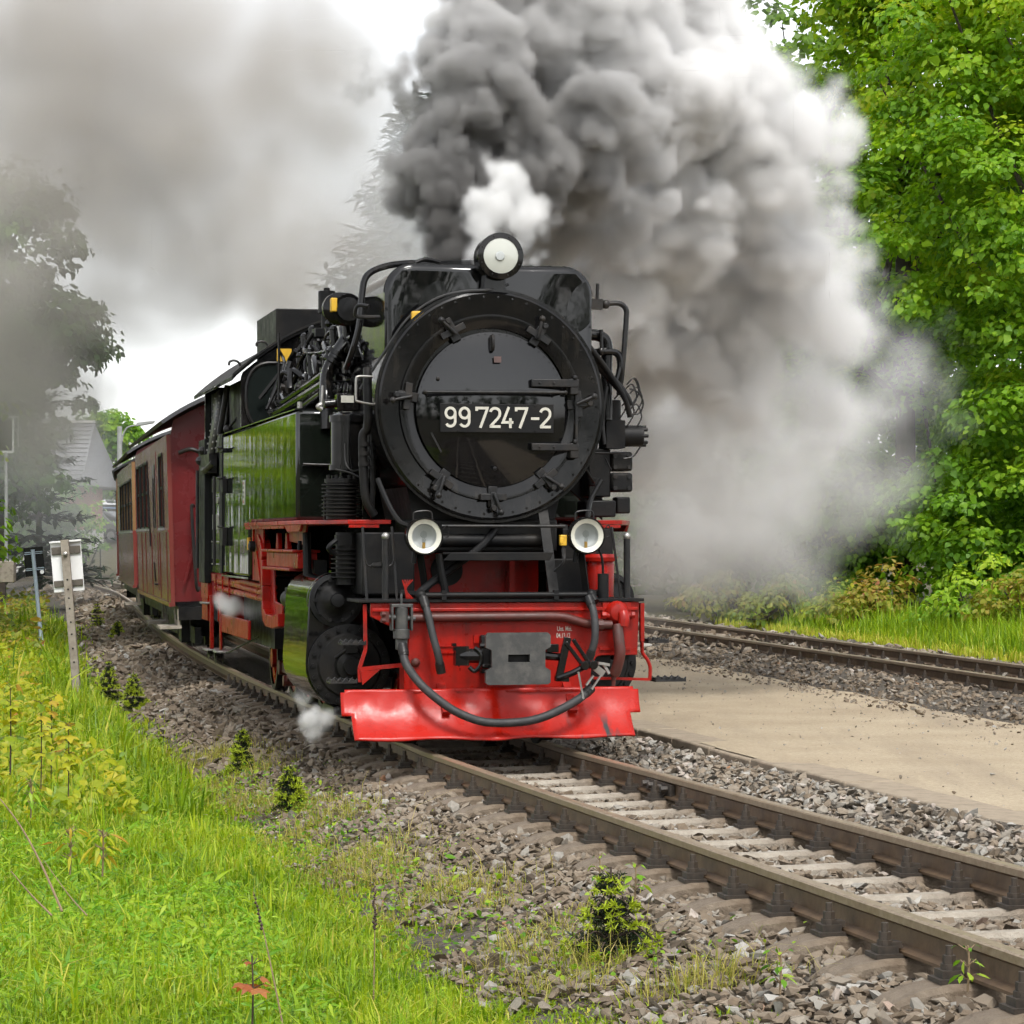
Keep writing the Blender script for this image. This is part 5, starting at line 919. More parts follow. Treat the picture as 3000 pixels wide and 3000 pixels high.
def crown(blobs, clumps, per, rc, size, tpl, tbase=.5, young=.25, seed=1, flat=.78):
    """leaf clumps set through the outer volume of the crown's lobes"""
    g = np.random.default_rng(seed); B = np.array(blobs, float); wgt = (B[:, 3]*B[:, 4]*B[:, 5])**.67; wgt /= wgt.sum(); k = g.choice(len(B), clumps, p=wgt); d = unit(clumps, g)
    rr = 1-.55*g.random(clumps)**1.7; C = B[k, :3]+d*B[k, 3:]*rr[:, None]*(1+.14*np.sin(d[:, 0:1]*7+k[:, None])*np.cos(d[:, 1:2]*6))
    rad = rc*np.exp(g.normal(0, .25, clumps)); n = clumps*per; ci = np.repeat(np.arange(clumps), per); dl = unit(n, g); dl[:, 2] = np.abs(dl[:, 2])*1.0-.35*g.random(n)
    P = C[ci]+dl*rad[ci, None]*(.45+.6*g.random(n))[:, None]*np.array([1, 1, flat]); out = P-B[k[ci], :3]; out /= np.linalg.norm(out, axis=1, keepdims=True)+1e-9
    N = dl*.7+out*.45+np.array([0, 0, .55])+g.normal(0, .42, (n, 3)); Tp = dl*.8+out*.5+np.array([0, 0, -.5])+g.normal(0, .45, (n, 3))
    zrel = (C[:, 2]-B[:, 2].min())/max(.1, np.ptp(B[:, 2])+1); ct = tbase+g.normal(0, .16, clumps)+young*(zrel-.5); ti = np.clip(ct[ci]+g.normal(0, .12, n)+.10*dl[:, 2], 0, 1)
    return leaves(P, N, Tp, size*np.exp(g.normal(0, .22, n)), ti, tpl), C
def broadleaf(label, x, y, z, trunk_h, trunk_r, blobs, clumps, per, rc, size, tpl=LEAF6, mat='maple_leaf', tbase=.5, young=.25, seed=1, group=None, name='broadleaf_tree', cat='tree', limbs=14, extra=None):
    t = tag(empty(name, (x, y, z)), label, cat, group); (V, F, T), C = crown(blobs, clumps, per, rc, size, tpl, tbase, young, seed)
    g = random.Random(seed); m = MB(); top = Vector((g.uniform(-.3, .3), g.uniform(-.3, .3), trunk_h)); m.tube([(0,0,-.3), (g.uniform(-.06,.06),0,trunk_h*.35), top*.7, top], trunk_r, 10, True, trunk_r*.45)
    for i in g.sample(range(len(C)), min(limbs, len(C))):
        c = Vector(C[i]); s0 = top*g.uniform(.3, .95); md = s0.lerp(c, .5)+Vector((0,0,-.2)); m.tube([s0, md, c], trunk_r*.32, 6, True, .012)
    m.build('trunk', 'bark', t); link('crown', npmesh('crown', V, F, T), mat, t, ang=0); return t
# forest edge on the right
rt = 'maples at the forest edge on the right'
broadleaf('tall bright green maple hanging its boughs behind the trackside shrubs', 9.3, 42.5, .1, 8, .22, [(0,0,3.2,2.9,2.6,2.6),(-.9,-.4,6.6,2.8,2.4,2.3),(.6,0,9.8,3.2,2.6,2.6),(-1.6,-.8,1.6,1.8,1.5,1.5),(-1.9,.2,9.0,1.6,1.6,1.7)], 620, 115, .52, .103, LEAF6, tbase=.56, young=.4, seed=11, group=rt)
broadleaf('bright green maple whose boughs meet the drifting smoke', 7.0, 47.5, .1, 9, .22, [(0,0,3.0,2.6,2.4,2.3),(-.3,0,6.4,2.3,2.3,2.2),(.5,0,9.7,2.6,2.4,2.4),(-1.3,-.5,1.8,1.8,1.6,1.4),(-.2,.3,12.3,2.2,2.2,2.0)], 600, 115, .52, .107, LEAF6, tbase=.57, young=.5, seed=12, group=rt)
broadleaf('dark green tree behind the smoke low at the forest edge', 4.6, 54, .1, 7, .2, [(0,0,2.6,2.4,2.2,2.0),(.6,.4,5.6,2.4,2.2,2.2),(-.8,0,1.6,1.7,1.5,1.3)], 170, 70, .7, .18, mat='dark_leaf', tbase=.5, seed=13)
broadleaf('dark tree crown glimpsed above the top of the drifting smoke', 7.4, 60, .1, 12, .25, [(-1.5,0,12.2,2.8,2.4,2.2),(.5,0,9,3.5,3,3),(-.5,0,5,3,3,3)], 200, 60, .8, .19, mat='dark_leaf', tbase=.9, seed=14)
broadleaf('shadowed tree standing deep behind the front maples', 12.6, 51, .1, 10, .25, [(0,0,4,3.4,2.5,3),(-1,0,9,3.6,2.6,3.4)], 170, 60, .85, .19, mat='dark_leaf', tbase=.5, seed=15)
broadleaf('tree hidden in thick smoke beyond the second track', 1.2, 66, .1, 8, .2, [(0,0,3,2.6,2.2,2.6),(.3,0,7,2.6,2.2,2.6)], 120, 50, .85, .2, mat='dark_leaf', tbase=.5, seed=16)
# shrubs in front of them
sh = [('russet shrub half in smoke at the end of the trackside row', 3.55, 46.5, .9, 'russet_leaf', .42, 21), ('round russet and green shrub, second from the smoke', 4.25, 43.6, .85, 'russet_leaf', .36, 22), ('yellow green shrub in the middle of the trackside row', 5.1, 42.5, .7, 'yellow_leaf', .35, 23), ('wide russet shrub right of the yellow green one', 5.55, 41.0, 1.0, 'russet_leaf', .5, 24), ('tall light green shrub standing between two russet ones', 6.45, 37.6, 1.25, 'herb_leaf', .8, 25), ('brown tinged shrub just beyond the tall light green one', 7.0, 36.6, 1.0, 'russet_leaf', .45, 26)]
for lb, x, y, h, mt, tb, sd in sh:
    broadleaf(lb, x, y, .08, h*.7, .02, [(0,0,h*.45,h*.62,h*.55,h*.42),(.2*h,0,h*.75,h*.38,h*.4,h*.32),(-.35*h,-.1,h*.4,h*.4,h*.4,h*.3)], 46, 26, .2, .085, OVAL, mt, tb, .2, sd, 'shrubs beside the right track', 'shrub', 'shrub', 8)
# trees on the left, most of them in smoke
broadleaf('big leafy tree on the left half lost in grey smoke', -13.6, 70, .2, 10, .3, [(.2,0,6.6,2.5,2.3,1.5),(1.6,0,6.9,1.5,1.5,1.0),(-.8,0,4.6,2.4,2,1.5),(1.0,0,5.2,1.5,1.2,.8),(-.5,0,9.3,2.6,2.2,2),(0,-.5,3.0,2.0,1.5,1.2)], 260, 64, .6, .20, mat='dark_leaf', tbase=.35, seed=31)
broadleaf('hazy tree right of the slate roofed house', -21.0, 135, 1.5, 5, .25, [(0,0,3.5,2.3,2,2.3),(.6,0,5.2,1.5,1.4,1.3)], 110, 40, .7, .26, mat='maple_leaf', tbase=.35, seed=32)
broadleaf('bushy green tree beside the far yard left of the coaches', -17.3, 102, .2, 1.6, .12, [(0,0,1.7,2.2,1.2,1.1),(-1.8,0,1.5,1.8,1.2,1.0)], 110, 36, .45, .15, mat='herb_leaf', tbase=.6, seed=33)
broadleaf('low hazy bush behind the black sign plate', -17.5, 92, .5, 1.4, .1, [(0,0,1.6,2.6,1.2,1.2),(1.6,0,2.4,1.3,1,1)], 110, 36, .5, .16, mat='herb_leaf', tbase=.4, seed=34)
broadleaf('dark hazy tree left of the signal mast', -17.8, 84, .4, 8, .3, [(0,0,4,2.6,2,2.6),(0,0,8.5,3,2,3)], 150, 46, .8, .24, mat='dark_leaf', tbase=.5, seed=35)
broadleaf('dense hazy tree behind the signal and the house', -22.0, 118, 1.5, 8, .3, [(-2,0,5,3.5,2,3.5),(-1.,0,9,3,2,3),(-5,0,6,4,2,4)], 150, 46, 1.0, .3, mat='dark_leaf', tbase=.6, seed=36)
# leafy hedge trees just left of the picture, mirrored in the side tank
for lb, x, y, sd, hh in (('bright hedge tree just outside the left edge, mirrored in the tank', -10.0, 43.2, 41, 1.0), ('second bright hedge tree outside the left edge behind the first', -11.6, 50.5, 42, 1.2), ('third bright hedge tree outside the left edge, farthest back', -15.6, 56, 43, 1.6)):
    broadleaf(lb, x, y, -.3, 2.2*hh, .09, [(0,0,1.5*hh,1.5*hh,1.4,1.3*hh),(-.3,0,3.2*hh,1.7*hh,1.5,1.4*hh),(-1.6*hh,0,2*hh,1.4,1.4,1.8*hh)], 150, 46, .45, .13, mat='maple_leaf', tbase=.72, seed=sd, group='hedge trees left of the line')
# ---------------------------------------------------------------- spruces
def spruce(label, x, y, z, h, r0, tiers, seed, name='spruce_tree', mat='spruce', size=.22, tip=None, cat='tree', group=None, sparse=1., twig=9, droop=.35):
    t = tag(empty(name, (x, y, z)), label, cat, group); g = np.random.default_rng(seed); m = MB(); m.tube([(0,0,-.1),(0,0,h)], max(.012, h*.016), 7, False, .004); br = MB(); P, N, D, S, T = [], [], [], [], []
    for i in range(tiers):
        f = (i+g.random()*.6)/tiers; zz = h*(.04+.93*f); L_ = r0*(1-f)**.85*g.uniform(.75, 1.15)+.03*h*.3
        for k in range(int(6*sparse)+1):
            a = g.uniform(0, 2*np.pi); d = np.array([np.cos(a), np.sin(a), 0]); rise = .30*(f-.3); end = np.array([0,0,zz])+d*L_+np.array([0,0,L_*rise]); mid = np.array([0,0,zz])+d*L_*.55+np.array([0,0,L_*(rise*.5-droop*.35)])
            br.tube([(0,0,zz), tuple(mid), tuple(end)], max(.004, h*.0022), 4, True, .003); n = max(3, int(twig*L_/r0*2.2))
            for q in range(n):
                s = (q+.7)/n; p_ = np.array([0,0,zz])*(1-s)**2+2*s*(1-s)*mid+s*s*end; sd = np.array([-d[1], d[0], 0])*g.choice([-1, 1]); P.append(p_+g.normal(0, .02*r0, 3)); N.append(np.array([0,0,1.])+g.normal(0,.3,3)); D.append(d*.6+sd*g.uniform(.3,1)+np.array([0,0,-droop*g.uniform(.4,1.4)])); S.append(size*(.5+.6*(1-s))*g.uniform(.7,1.3)*(1.15-f*.5)); T.append(g.random()*.6 if not tip or s < .72 else g.uniform(.8, 1))
    tr = m.build('trunk', 'bark' if h > 2 else 'dark_stem', t); br.build('branches', 'bark' if h > 2 else 'dark_stem', t)
    tpl = np.array([(0,0,0),(.16,.35,0),(.10,.7,-.04),(0,1.05,-.12),(-.10,.7,-.04),(-.16,.35,0)]); V, F, TT = leaves(np.array(P), np.array(N), np.array(D), np.array(S), np.array(T), tpl); link('crown', npmesh('crown', V, F, TT), mat, t, ang=0); return t
spruce('tall spruce standing pale in the smoke behind the locomotive', -2.75, 78, .2, 14.8, 5.4, 46, 51, size=1.0, twig=34, sparse=1.5)
spruce('drooping dark conifer under the smoky leafy tree on the left', -13.5, 76, .2, 7.2, 2.2, 17, 52, size=.5, twig=11)
def baby(label, x, y, z, h, r, sd, tip=True):
    t = spruce(label, x, y, z, h, r, 9, sd, 'spruce_sapling', 'needle', .05, tip, 'sapling', 'small spruces on the ballast edge', 1.5, 9, -.8); c = [o for o in t.children if o.name.startswith('crown')][0]
    # bristle of needles along every twig
    g = np.random.default_rng(sd+500); me = c.data; n = len(me.vertices)//6; co = np.empty(len(me.vertices)*3); me.vertices.foreach_get('co', co); co = co.reshape(-1, 6, 3); rep = 9
    b0 = np.repeat(co[:, 0], rep, 0); e = np.repeat(co[:, 3], rep, 0); s = g.random((len(b0), 1)); P = b0+(e-b0)*s; D = (e-b0)/(np.linalg.norm(e-b0, axis=1, keepdims=True)+1e-9)*.6+unit(len(P), g); D[:, 2] += .3
    ti = np.empty(len(me.vertices)); me.attributes['tint'].data.foreach_get('value', ti); ti = np.repeat(ti.reshape(-1, 6)[:, 0], rep); ti = np.where((ti > .75), g.uniform(.8, 1, len(ti)), ti)
    V, F, T = leaves(P, unit(len(P), g), D, np.where(ti > .75, .024, .021)*g.uniform(.7, 1.3, len(P)), ti, np.array([(-.14,0,0),(.14,0,0),(.06,1,0),(-.06,1,0)])); c.data = npmesh('crown', V, F, T); c.data.materials.append(M['needle'])
def gp(px, py, z):
    """ground spot under a pixel of the photograph, used once to measure where plants stand"""
    y = (1.58-z)*7800/(py-1575); return ((px-1500)/7800*y, y, z)
for lb, px, py, z, h, r, sd in (('small spruce with bright yellow shoots in front on the ballast', 1790, 2890, -.30, .50, .27, 61), ('little dark spruce with few shoots on the ballast edge', 850, 2385, -.36, .34, .14, 62), ('little spruce with a tall leader higher up the ballast edge', 708, 2270, -.38, .40, .13, 63), ('bushy young spruce where the grass meets the gravel below the coach', 392, 2085, -.42, .46, .18, 64), ('paler young spruce just left of the bushy one', 320, 2050, -.42, .48, .17, 65), ('tiny spruce far back on the ballast edge beside the coaches', 345, 1880, -.36, .40, .2, 66), ('young spruce next to the concrete post', 285, 1845, -.38, .60, .22, 67)):
    baby(lb, *gp(px, py, z), h, r, sd)
# ---------------------------------------------------------------- grass
def blades(x, y, z, h, w, tint, bend=.45, up=1.):
    n = len(x); a = nr.uniform(0, 2*np.pi, n); d = np.stack([np.cos(a), np.sin(a), np.zeros(n)], 1); s = np.stack([-d[:, 1], d[:, 0], np.zeros(n)], 1); b = bend*np.abs(nr.normal(.5, .5, n))[:, None]*h[:, None]
    P0 = np.stack([x, y, z], 1); Pm = P0+d*b*.3+np.array([0,0,1])*h[:, None]*.55; Pt = P0+d*b*1.15+np.array([0,0,1])*(h[:, None]*(1-.35*np.clip(b/h[:, None], 0, 1.2)))
    V = np.stack([P0-s*w[:, None]*.5, P0+s*w[:, None]*.5, Pm+s*w[:, None]*.55, Pt+s*w[:, None]*.08, Pt-s*w[:, None]*.08, Pm-s*w[:, None]*.55], 1); base = np.arange(n)[:, None]*6
    F = np.concatenate([base+np.array([0,1,2,5]), base+np.array([5,2,3,4])]); return V.reshape(-1, 3), F, np.repeat(tint, 6)
def inview(x, y, m=.03): return (np.abs(x) < (.1923+m)*y)
def grass_field(y0, y1, dens, tmin, tmax, hh, ww, edge=True):
    n = int((y1-y0)*(tmax-tmin)*dens); y = nr.uniform(y0, y1, n); t = nr.uniform(tmin, tmax, n); x = Xc(y)+t; k = inview(x, y)
    if edge: e = -1.78+.28*fbm(x*1.7, y*1.4, 1.1)+.12*fbm(x*6, y*5, 1.); e = e+np.clip((12.6-y)/2.5, 0, 1)*.42; k &= (t < e-.35*nr.random(n)**3) | ((t < e+.3) & (nr.random(n) < .04))
    x, y, t = x[k], y[k], t[k]; z = np.where(t > -2.6, bed_z(np.maximum(t, -2.6), y)-.01, ground_z(x, y)); n = len(x); f = np.clip((-1.75-t)/.7, .25, 1); patch = .5+.5*fbm(x*1.1, y*.9, 1.3)
    tuft = .5+.5*fbm(x*5.1, y*4.3, 1.); h = hh*f*np.exp(nr.normal(0, .38, n))*(.45+.7*patch+.6*tuft**3); ti = np.clip(np.where(nr.random(n) < .03, .95, nr.normal(.47, .20, n))+.45*(patch-.5)-.3*(tuft-.5)+.12*(1-f), 0, 1); return blades(x, y, z, h, ww*np.exp(nr.normal(0, .4, n)), ti, 1.0)
V, F, T = join([grass_field(9.3, 13.5, 4500, -5, -1, .095, .0055), grass_field(13.5, 19, 2100, -6, -1, .115, .0075), grass_field(19, 34, 750, -7.5, -1.2, .22, .011), grass_field(34, 62, 170, -9, -1.4, .28, .02)])
tag(link('grass', npmesh('grass', V, F, T), 'grass_blade', ang=0), 'lush bright green grass covering the bank left of the track', 'grass', kind='stuff')
# dry tufts where grass meets ballast
n = 16000; y = nr.uniform(10, 24, n); t = -1.72+.28*fbm(Xc(y)*1.7, y*1.4, 1.1)+nr.normal(.0, .22, n)+np.clip((12.6-y)/2.5, 0, 1)*.4; x = Xc(y)+t; k = (.5+.5*fbm(x*2.3, y*1.7, 1.2) > .42+.2*nr.random(n)); x, y, t = x[k], y[k], t[k]; n = len(x)
V, F, T = blades(x, y, bed_z(np.clip(t, -2.6, 0), y)-.01, .10*np.exp(nr.normal(0, .4, n)), np.full(n, .004), np.clip(nr.normal(.42, .28, n), 0, 1), 1.3); tag(link('dry_grass', npmesh('dry_grass', V, F, T), 'dry_grass', ang=0), 'thin straw coloured grass where the bank meets the ballast', 'grass', kind='stuff')
# small weeds and pale flowers along the edge
n = 2600; y = nr.uniform(10.5, 22, n); t = -1.78+nr.normal(0, .25, n)+np.clip((12.6-y)/2.5, 0, 1)*.4; x = Xc(y)+t; P = np.stack([x, y, bed_z(np.clip(t,-2.6,0), y)+nr.uniform(.02,.12,n)], 1); fl = nr.random(n) < .18
V, F, T = leaves(P, np.array([0,0,1.])+nr.normal(0,.5,(n,3)), unit(n), np.where(fl, .010, .026)*np.exp(nr.normal(0,.3,n)), np.where(fl, nr.random(n)*.7, nr.random(n)), OVAL)
fi = np.repeat(fl, 6); me = npmesh('low_weeds', V, F, T); me.materials.append(M['herb_leaf']); me.materials.append(M['flower']); me.polygons.foreach_set('material_index', fl.astype(np.int32)); tag(link('low_weeds', me, None, ang=0), 'low weeds and tiny pale flowers at the grass edge', 'weeds', kind='stuff')
# leafy undergrowth on the left bank
def undergrowth(name, label, n, y0, y1, tmin, tmax, size, mat, hgt, tb, tpl, zlift=0):
    y = y0+(y1-y0)*nr.random(n)**1.25; t = nr.uniform(tmin, tmax, n); x = Xc(y)+t; patch = .5+.5*fbm(x*1.6, y*1.1, 1.); k = inview(x, y, .05) & (nr.random(n) < np.clip(patch*1.6-.25, 0, 1)); x, y, t, patch = x[k], y[k], t[k], patch[k]; n = len(x)
    hum = hgt*np.clip(patch, .2, 1)*(.6+.5*fbm(x*4.3, y*4, 1.)**2); d = unit(n); P = np.stack([x, y, ground_z(x, y)+zlift+hum*nr.random(n)**.45], 1)
    V, F, T = leaves(P, np.array([0,-.25,.9])+d*.7, unit(n)+np.array([0,0,-.25]), size*np.exp(nr.normal(0,.3,n)), np.clip(nr.normal(tb,.2,n)+.2*(patch-.5),0,1), tpl); tag(link(name, npmesh(name, V, F, T), mat, ang=0), label, 'undergrowth', kind='stuff')
undergrowth('bramble_patch', 'yellow green bramble leaves covering the bank around the concrete post', 42000, 18, 52, -7.5, -2.75, .075, 'yellow_leaf', .85, .40, OVAL)
undergrowth('bramble_patch', 'dull olive bramble leaves on the bank below the far signs', 20000, 40, 80, -12, -2.6, .12, 'russet_leaf', 1.1, .35, OVAL)
undergrowth('herb_patch', 'broad green herbs mixed into the grass at the left edge', 24000, 10.5, 24, -6, -2.5, .055, 'herb_leaf', .36, .62, LANCE, .03)
undergrowth('clover_patch', 'fresh small leaved herbs in the foreground grass', 36000, 9.4, 15, -4.2, -1.7, .027, 'herb_leaf', .20, .72, OVAL, .02)
# grass strip right of the second track
n = 26000; y = 24+22*nr.random(n)**.8; t = 1.75+2.6*nr.random(n); x = Xr(y)+t; k = inview(x, y); x, y, t = x[k], y[k], t[k]; n = len(x); V, F, T = blades(x, y, ground_z(x, y), np.clip((t-1.6)/.9, .3, 1)*.34*np.exp(nr.normal(0,.3,n)), np.full(n, .014), np.clip(nr.normal(.42,.18,n)+np.where(t < 2.0, .45, 0),0,1)); tag(link('grass', npmesh('grass', V, F, T), 'grass_blade', ang=0), 'tall grass strip beyond the second track', 'grass', kind='stuff')
# ---------------------------------------------------------------- single plants in the foreground
def stalk(label, pts, r, spike=0, name='dead_stalk', mat='dead_stalk'):
    o = Vector(pts[0]); e = tag(empty(name, o), label, 'stalk', 'dead stalks in the grass'); m = MB(); m.tube([Vector(p)-o for p in pts], r, 6, True, r*.4); m.build('stem', mat, e)
    if spike:
        m = MB(); a, b = Vector(pts[-2])-o, Vector(pts[-1])-o
        for k in range(spike): f = k/spike; c = a.lerp(b, f); m.ball((c.x+rnd.uniform(-.006,.006), c.y, c.z), .0075*(1.2-.5*f), 5)
        m.build('seed_head', 'dark_stem', e)
def sk(px, py, Y): return ((px-1500)/7800*Y, Y, 1.58-(py-1575)/7800*Y)
stalk('upright dead stalk with a dark seed spike in the foreground grass', [sk(1093,2995,10.9), sk(1096,2850,10.9), sk(1098,2720,10.9), sk(1097,2585,10.9)], .004, 22)
stalk('thin leaning dead stalk left of the upright seed spike', [sk(830,3010,10.2), sk(800,2860,10.25), sk(770,2720,10.3), sk(742,2612,10.3)], .004, 10)
stalk('long pale dead stem leaning at the left edge', [sk(182,2670,11.2), sk(120,2530,11.3), sk(60,2420,11.4), sk(0,2340,11.5)], .006, 0)
stalk('short pale stem lying left of the long dead stem', [sk(152,2682,11.1), sk(90,2620,11.15), sk(32,2552,11.2)], .0045, 0)
stalk('thin brown stem just right of the long dead stem', [sk(255,2682,11.1), sk(200,2620,11.2), sk(128,2520,11.3)], .0035, 0)
def seedling(label, base, h, lv, mat, size, seed, tpl=MAPLE, name='seedling', stem='dark_stem', cat='plant'):
    e = tag(empty(name, base), label, cat); g = np.random.default_rng(seed); m = MB(); m.tube([(0,0,-.05),(.004,0,h*.5),(0,0,h)], .0045 if h < .6 else .008, 6, True, .003); P, N, D, S = [], [], [], []
    for zf, k, s in lv:
        for q in range(k): a = 2*np.pi*q/k+g.uniform(-.3,.3); d = np.array([np.cos(a), np.sin(a), 0]); zj = h*(zf+g.uniform(-.07,.05)); p_ = np.array([0,0,zj])+d*g.uniform(.02,.055)*(1 if h > .2 else .7); m.tube([(0,0,zj-.02), tuple(p_)], .002, 5); P.append(p_); N.append(np.array([0,0,1.])+d*.5+g.normal(0,.3,3)); D.append(d+np.array([0,0,-.6])+g.normal(0,.25,3)); S.append(size*s*g.uniform(.6,1.25))
    m.build('stem', stem, e); V, F, T = leaves(np.array(P), np.array(N), np.array(D), np.array(S), g.random(len(P)), tpl)
    V = V.reshape(-1, len(tpl), 3)
    for q in range(len(V)): link('leaf', npmesh('leaf', V[q], np.arange(len(tpl))[None], np.full(len(tpl), float(T[q*len(tpl)]))), mat, e, ang=0)
seedling('reddish maple seedling on a dark stem in the front grass', sk(738,3010,10.0), .27, ((.62,5,1.),(.66,3,.7),(.98,4,.35)), 'red_leaf', .07, 71)
for lb, px, py, Y, h, sd in (('yellow leaved maple sapling at the left edge of the bank', 120, 2290, 18.5, .55, 72), ('yellow maple sapling with big drooping leaves beside the grass', 200, 2310, 17.6, .42, 73), ('small yellow sapling at the very left of the bank', 30, 2250, 19.5, .6, 74), ('pale yellow sapling between the bigger maple saplings', 150, 2260, 20.0, .55, 75)):
    seedling(lb, sk(px, py, Y), h, ((.4,4,.9),(.6,5,1.),(.8,5,1.),(1.,5,.8)), 'yellow_leaf', .105, sd)
for lb, px, py, Y, sd in (('yellow tipped herb with long narrow leaves in the grass', 205, 2530, 12.0, 81), ('second yellow tipped herb right beside the first', 300, 2535, 12.0, 82), ('green herb with long narrow leaves at the left edge', 90, 2370, 14.5, 83)):
    seedling(lb, sk(px, py, Y), .16, ((.3,6,1.),(.6,7,1.),(.9,7,.8),(1.,6,.55)), 'yellow_leaf' if sd < 83 else 'herb_leaf', .10, sd, LANCE, 'herb', 'dead_stalk')
for lb, px, py, Y, sd in (('small fresh weed with broad leaves growing by the rail', 1860, 2600, 10.9, 84), ('little weed sprouting beside the front sleeper', 2835, 2860, 8.6, 85), ('tiny weed alone in the gravel in front', 2285, 2870, 9.0, 86), ('thin weed growing left of the rail', 1755, 2570, 11.4, 87)):
    seedling(lb, sk(px, py, Y), .10, ((.1,5,1.),(.5,5,.8),(1.,4,.5)), 'herb_leaf', .05, sd, OVAL, 'weed', 'dead_stalk')
# woods outside the picture, one mass each: behind the photographer (mirrored in the smokebox door) and along the left (mirrored in the side tank)
def wood(name, label, spots, seed, mat, tb, cl=42, per=34, size=.42):
    parts = []; m = MB()
    for k, (x, y, z, s) in enumerate(spots):
        (V, F, T), C = crown([(x,y,z+3.0*s,3.2*s,2.8*s,2.8*s),(x+.4,y,z+6.6*s,3.4*s,2.8*s,2.8*s),(x-.5,y,z+10*s,2.8*s,2.5*s,2.4*s),(x+1.2,y-1,z+1.1,2.6*s,1.6,1.2)], cl, per, 1.05*s, size, LEAF6, tb, .2, seed+k); parts.append((V, F, T)); 
    V, F, T = join(parts); return tag(link(name, npmesh(name, V, F, T), mat, ang=0), label, 'wood', kind='stuff')
wood('woodland', 'dark wood behind the photographer, mirrored in the smokebox door', [(-70+9.5*k+rnd.uniform(-2,2), -58-rnd.uniform(0,12), -.4, rnd.uniform(1.2,1.75)) for k in range(16)], 300, 'dark_leaf', .5, 44, 24, .9)
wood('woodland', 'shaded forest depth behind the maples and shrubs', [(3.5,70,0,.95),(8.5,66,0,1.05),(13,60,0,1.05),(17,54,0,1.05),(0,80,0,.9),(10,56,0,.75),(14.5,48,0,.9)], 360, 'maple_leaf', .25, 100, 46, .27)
wood('woodland', 'bright green wood along the left of the line, mirrored in the side tank', [(-17.5,58,-.2,.7),(-21.5,68,0,.8),(-25.5,80,0,.9),(-30,93,0,1.),(-35,106,0,1.),(-14.5,47,-.3,.6),(-20,52,-.2,.8),(-26,62,0,1.)], 330, 'maple_leaf', .62, 60, 36, .30)
# ---------------------------------------------------------------- smoke and steam: real volumes
class GN:
    def __init__(s, nt): s.nt = nt
    def n(s, t, **k):
        x = s.nt.nodes.new(t)
        for a, b in k.items(): setattr(x, a, b)
        return x
    def put(s, sock, val):
        if val is None: return
        if hasattr(val, 'is_output'): s.nt.links.new(val, sock)
        else: sock.default_value = val
    def m(s, op, a, b=None, c=None):
        x = s.n('ShaderNodeMath', operation=op); s.put(x.inputs[0], a); s.put(x.inputs[1], b); s.put(x.inputs[2], c); return x.outputs[0]
    def v(s, op, a, b=None, k=None):
        x = s.n('ShaderNodeVectorMath', operation=op); s.put(x.inputs[0], a); s.put(x.inputs[1], b)
        if k is not None: s.put(x.inputs['Scale'], k)
        return x.outputs['Value'] if op in ('LENGTH', 'DISTANCE') else x.outputs[0]
    def noise(s, vec, scale, detail=3, rough=.5, col=False):
        x = s.n('ShaderNodeTexNoise'); s.put(x.inputs['Vector'], vec); x.inputs['Scale'].default_value = scale; x.inputs['Detail'].default_value = detail; x.inputs['Roughness'].default_value = rough; return x.outputs[1 if col else 0]
    def vor(s, vec, scale):
        x = s.n('ShaderNodeTexVoronoi'); s.put(x.inputs['Vector'], vec); x.inputs['Scale'].default_value = scale; return x.outputs['Distance']
    def mr(s, v, a, b, c, d, smooth=False):
        x = s.n('ShaderNodeMapRange', interpolation_type='SMOOTHSTEP' if smooth else 'LINEAR'); s.put(x.inputs[0], v)
        for i, k in enumerate((a, b, c, d)): s.put(x.inputs[i+1], k)
        return x.outputs[0]
def vol_mat(name, dens, near, far=None, origin=(0,0,0), d0=1., d1=5., an=.0, step=2.):
    """soot content falls with distance from the chimney mouth"""
    m = bpy.data.materials.new(name); m.use_nodes = True; t = m.node_tree; t.nodes.clear(); o = t.nodes.new('ShaderNodeOutputMaterial'); pv = t.nodes.new('ShaderNodeVolumePrincipled'); pv.inputs['Density Attribute'].default_value = ''; pv.inputs['Anisotropy'].default_value = an
    at = t.nodes.new('ShaderNodeAttribute'); at.attribute_name = 'density'; mu = t.nodes.new('ShaderNodeMath'); mu.operation = 'MULTIPLY'; mu.inputs[1].default_value = dens; t.links.new(at.outputs['Fac'], mu.inputs[0]); t.links.new(mu.outputs[0], pv.inputs['Density'])
    if far:
        tc = t.nodes.new('ShaderNodeTexCoord'); vm = t.nodes.new('ShaderNodeVectorMath'); vm.operation = 'DISTANCE'; vm.inputs[1].default_value = origin; t.links.new(tc.outputs['Object'], vm.inputs[0]); mr = t.nodes.new('ShaderNodeMapRange'); mr.inputs[1].default_value = d0; mr.inputs[2].default_value = d1; t.links.new(vm.outputs['Value'], mr.inputs[0])
        mx = t.nodes.new('ShaderNodeMix'); mx.data_type = 'RGBA'; mx.inputs[6].default_value = (*near, 1); mx.inputs[7].default_value = (*far, 1); t.links.new(mr.outputs[0], mx.inputs[0]); t.links.new(mx.outputs[2], pv.inputs['Color'])
    else: pv.inputs['Color'].default_value = (*near, 1)
    t.links.new(pv.outputs[0], o.inputs['Volume']); M[name] = m; m.cycles.volume_step_rate = step; return m
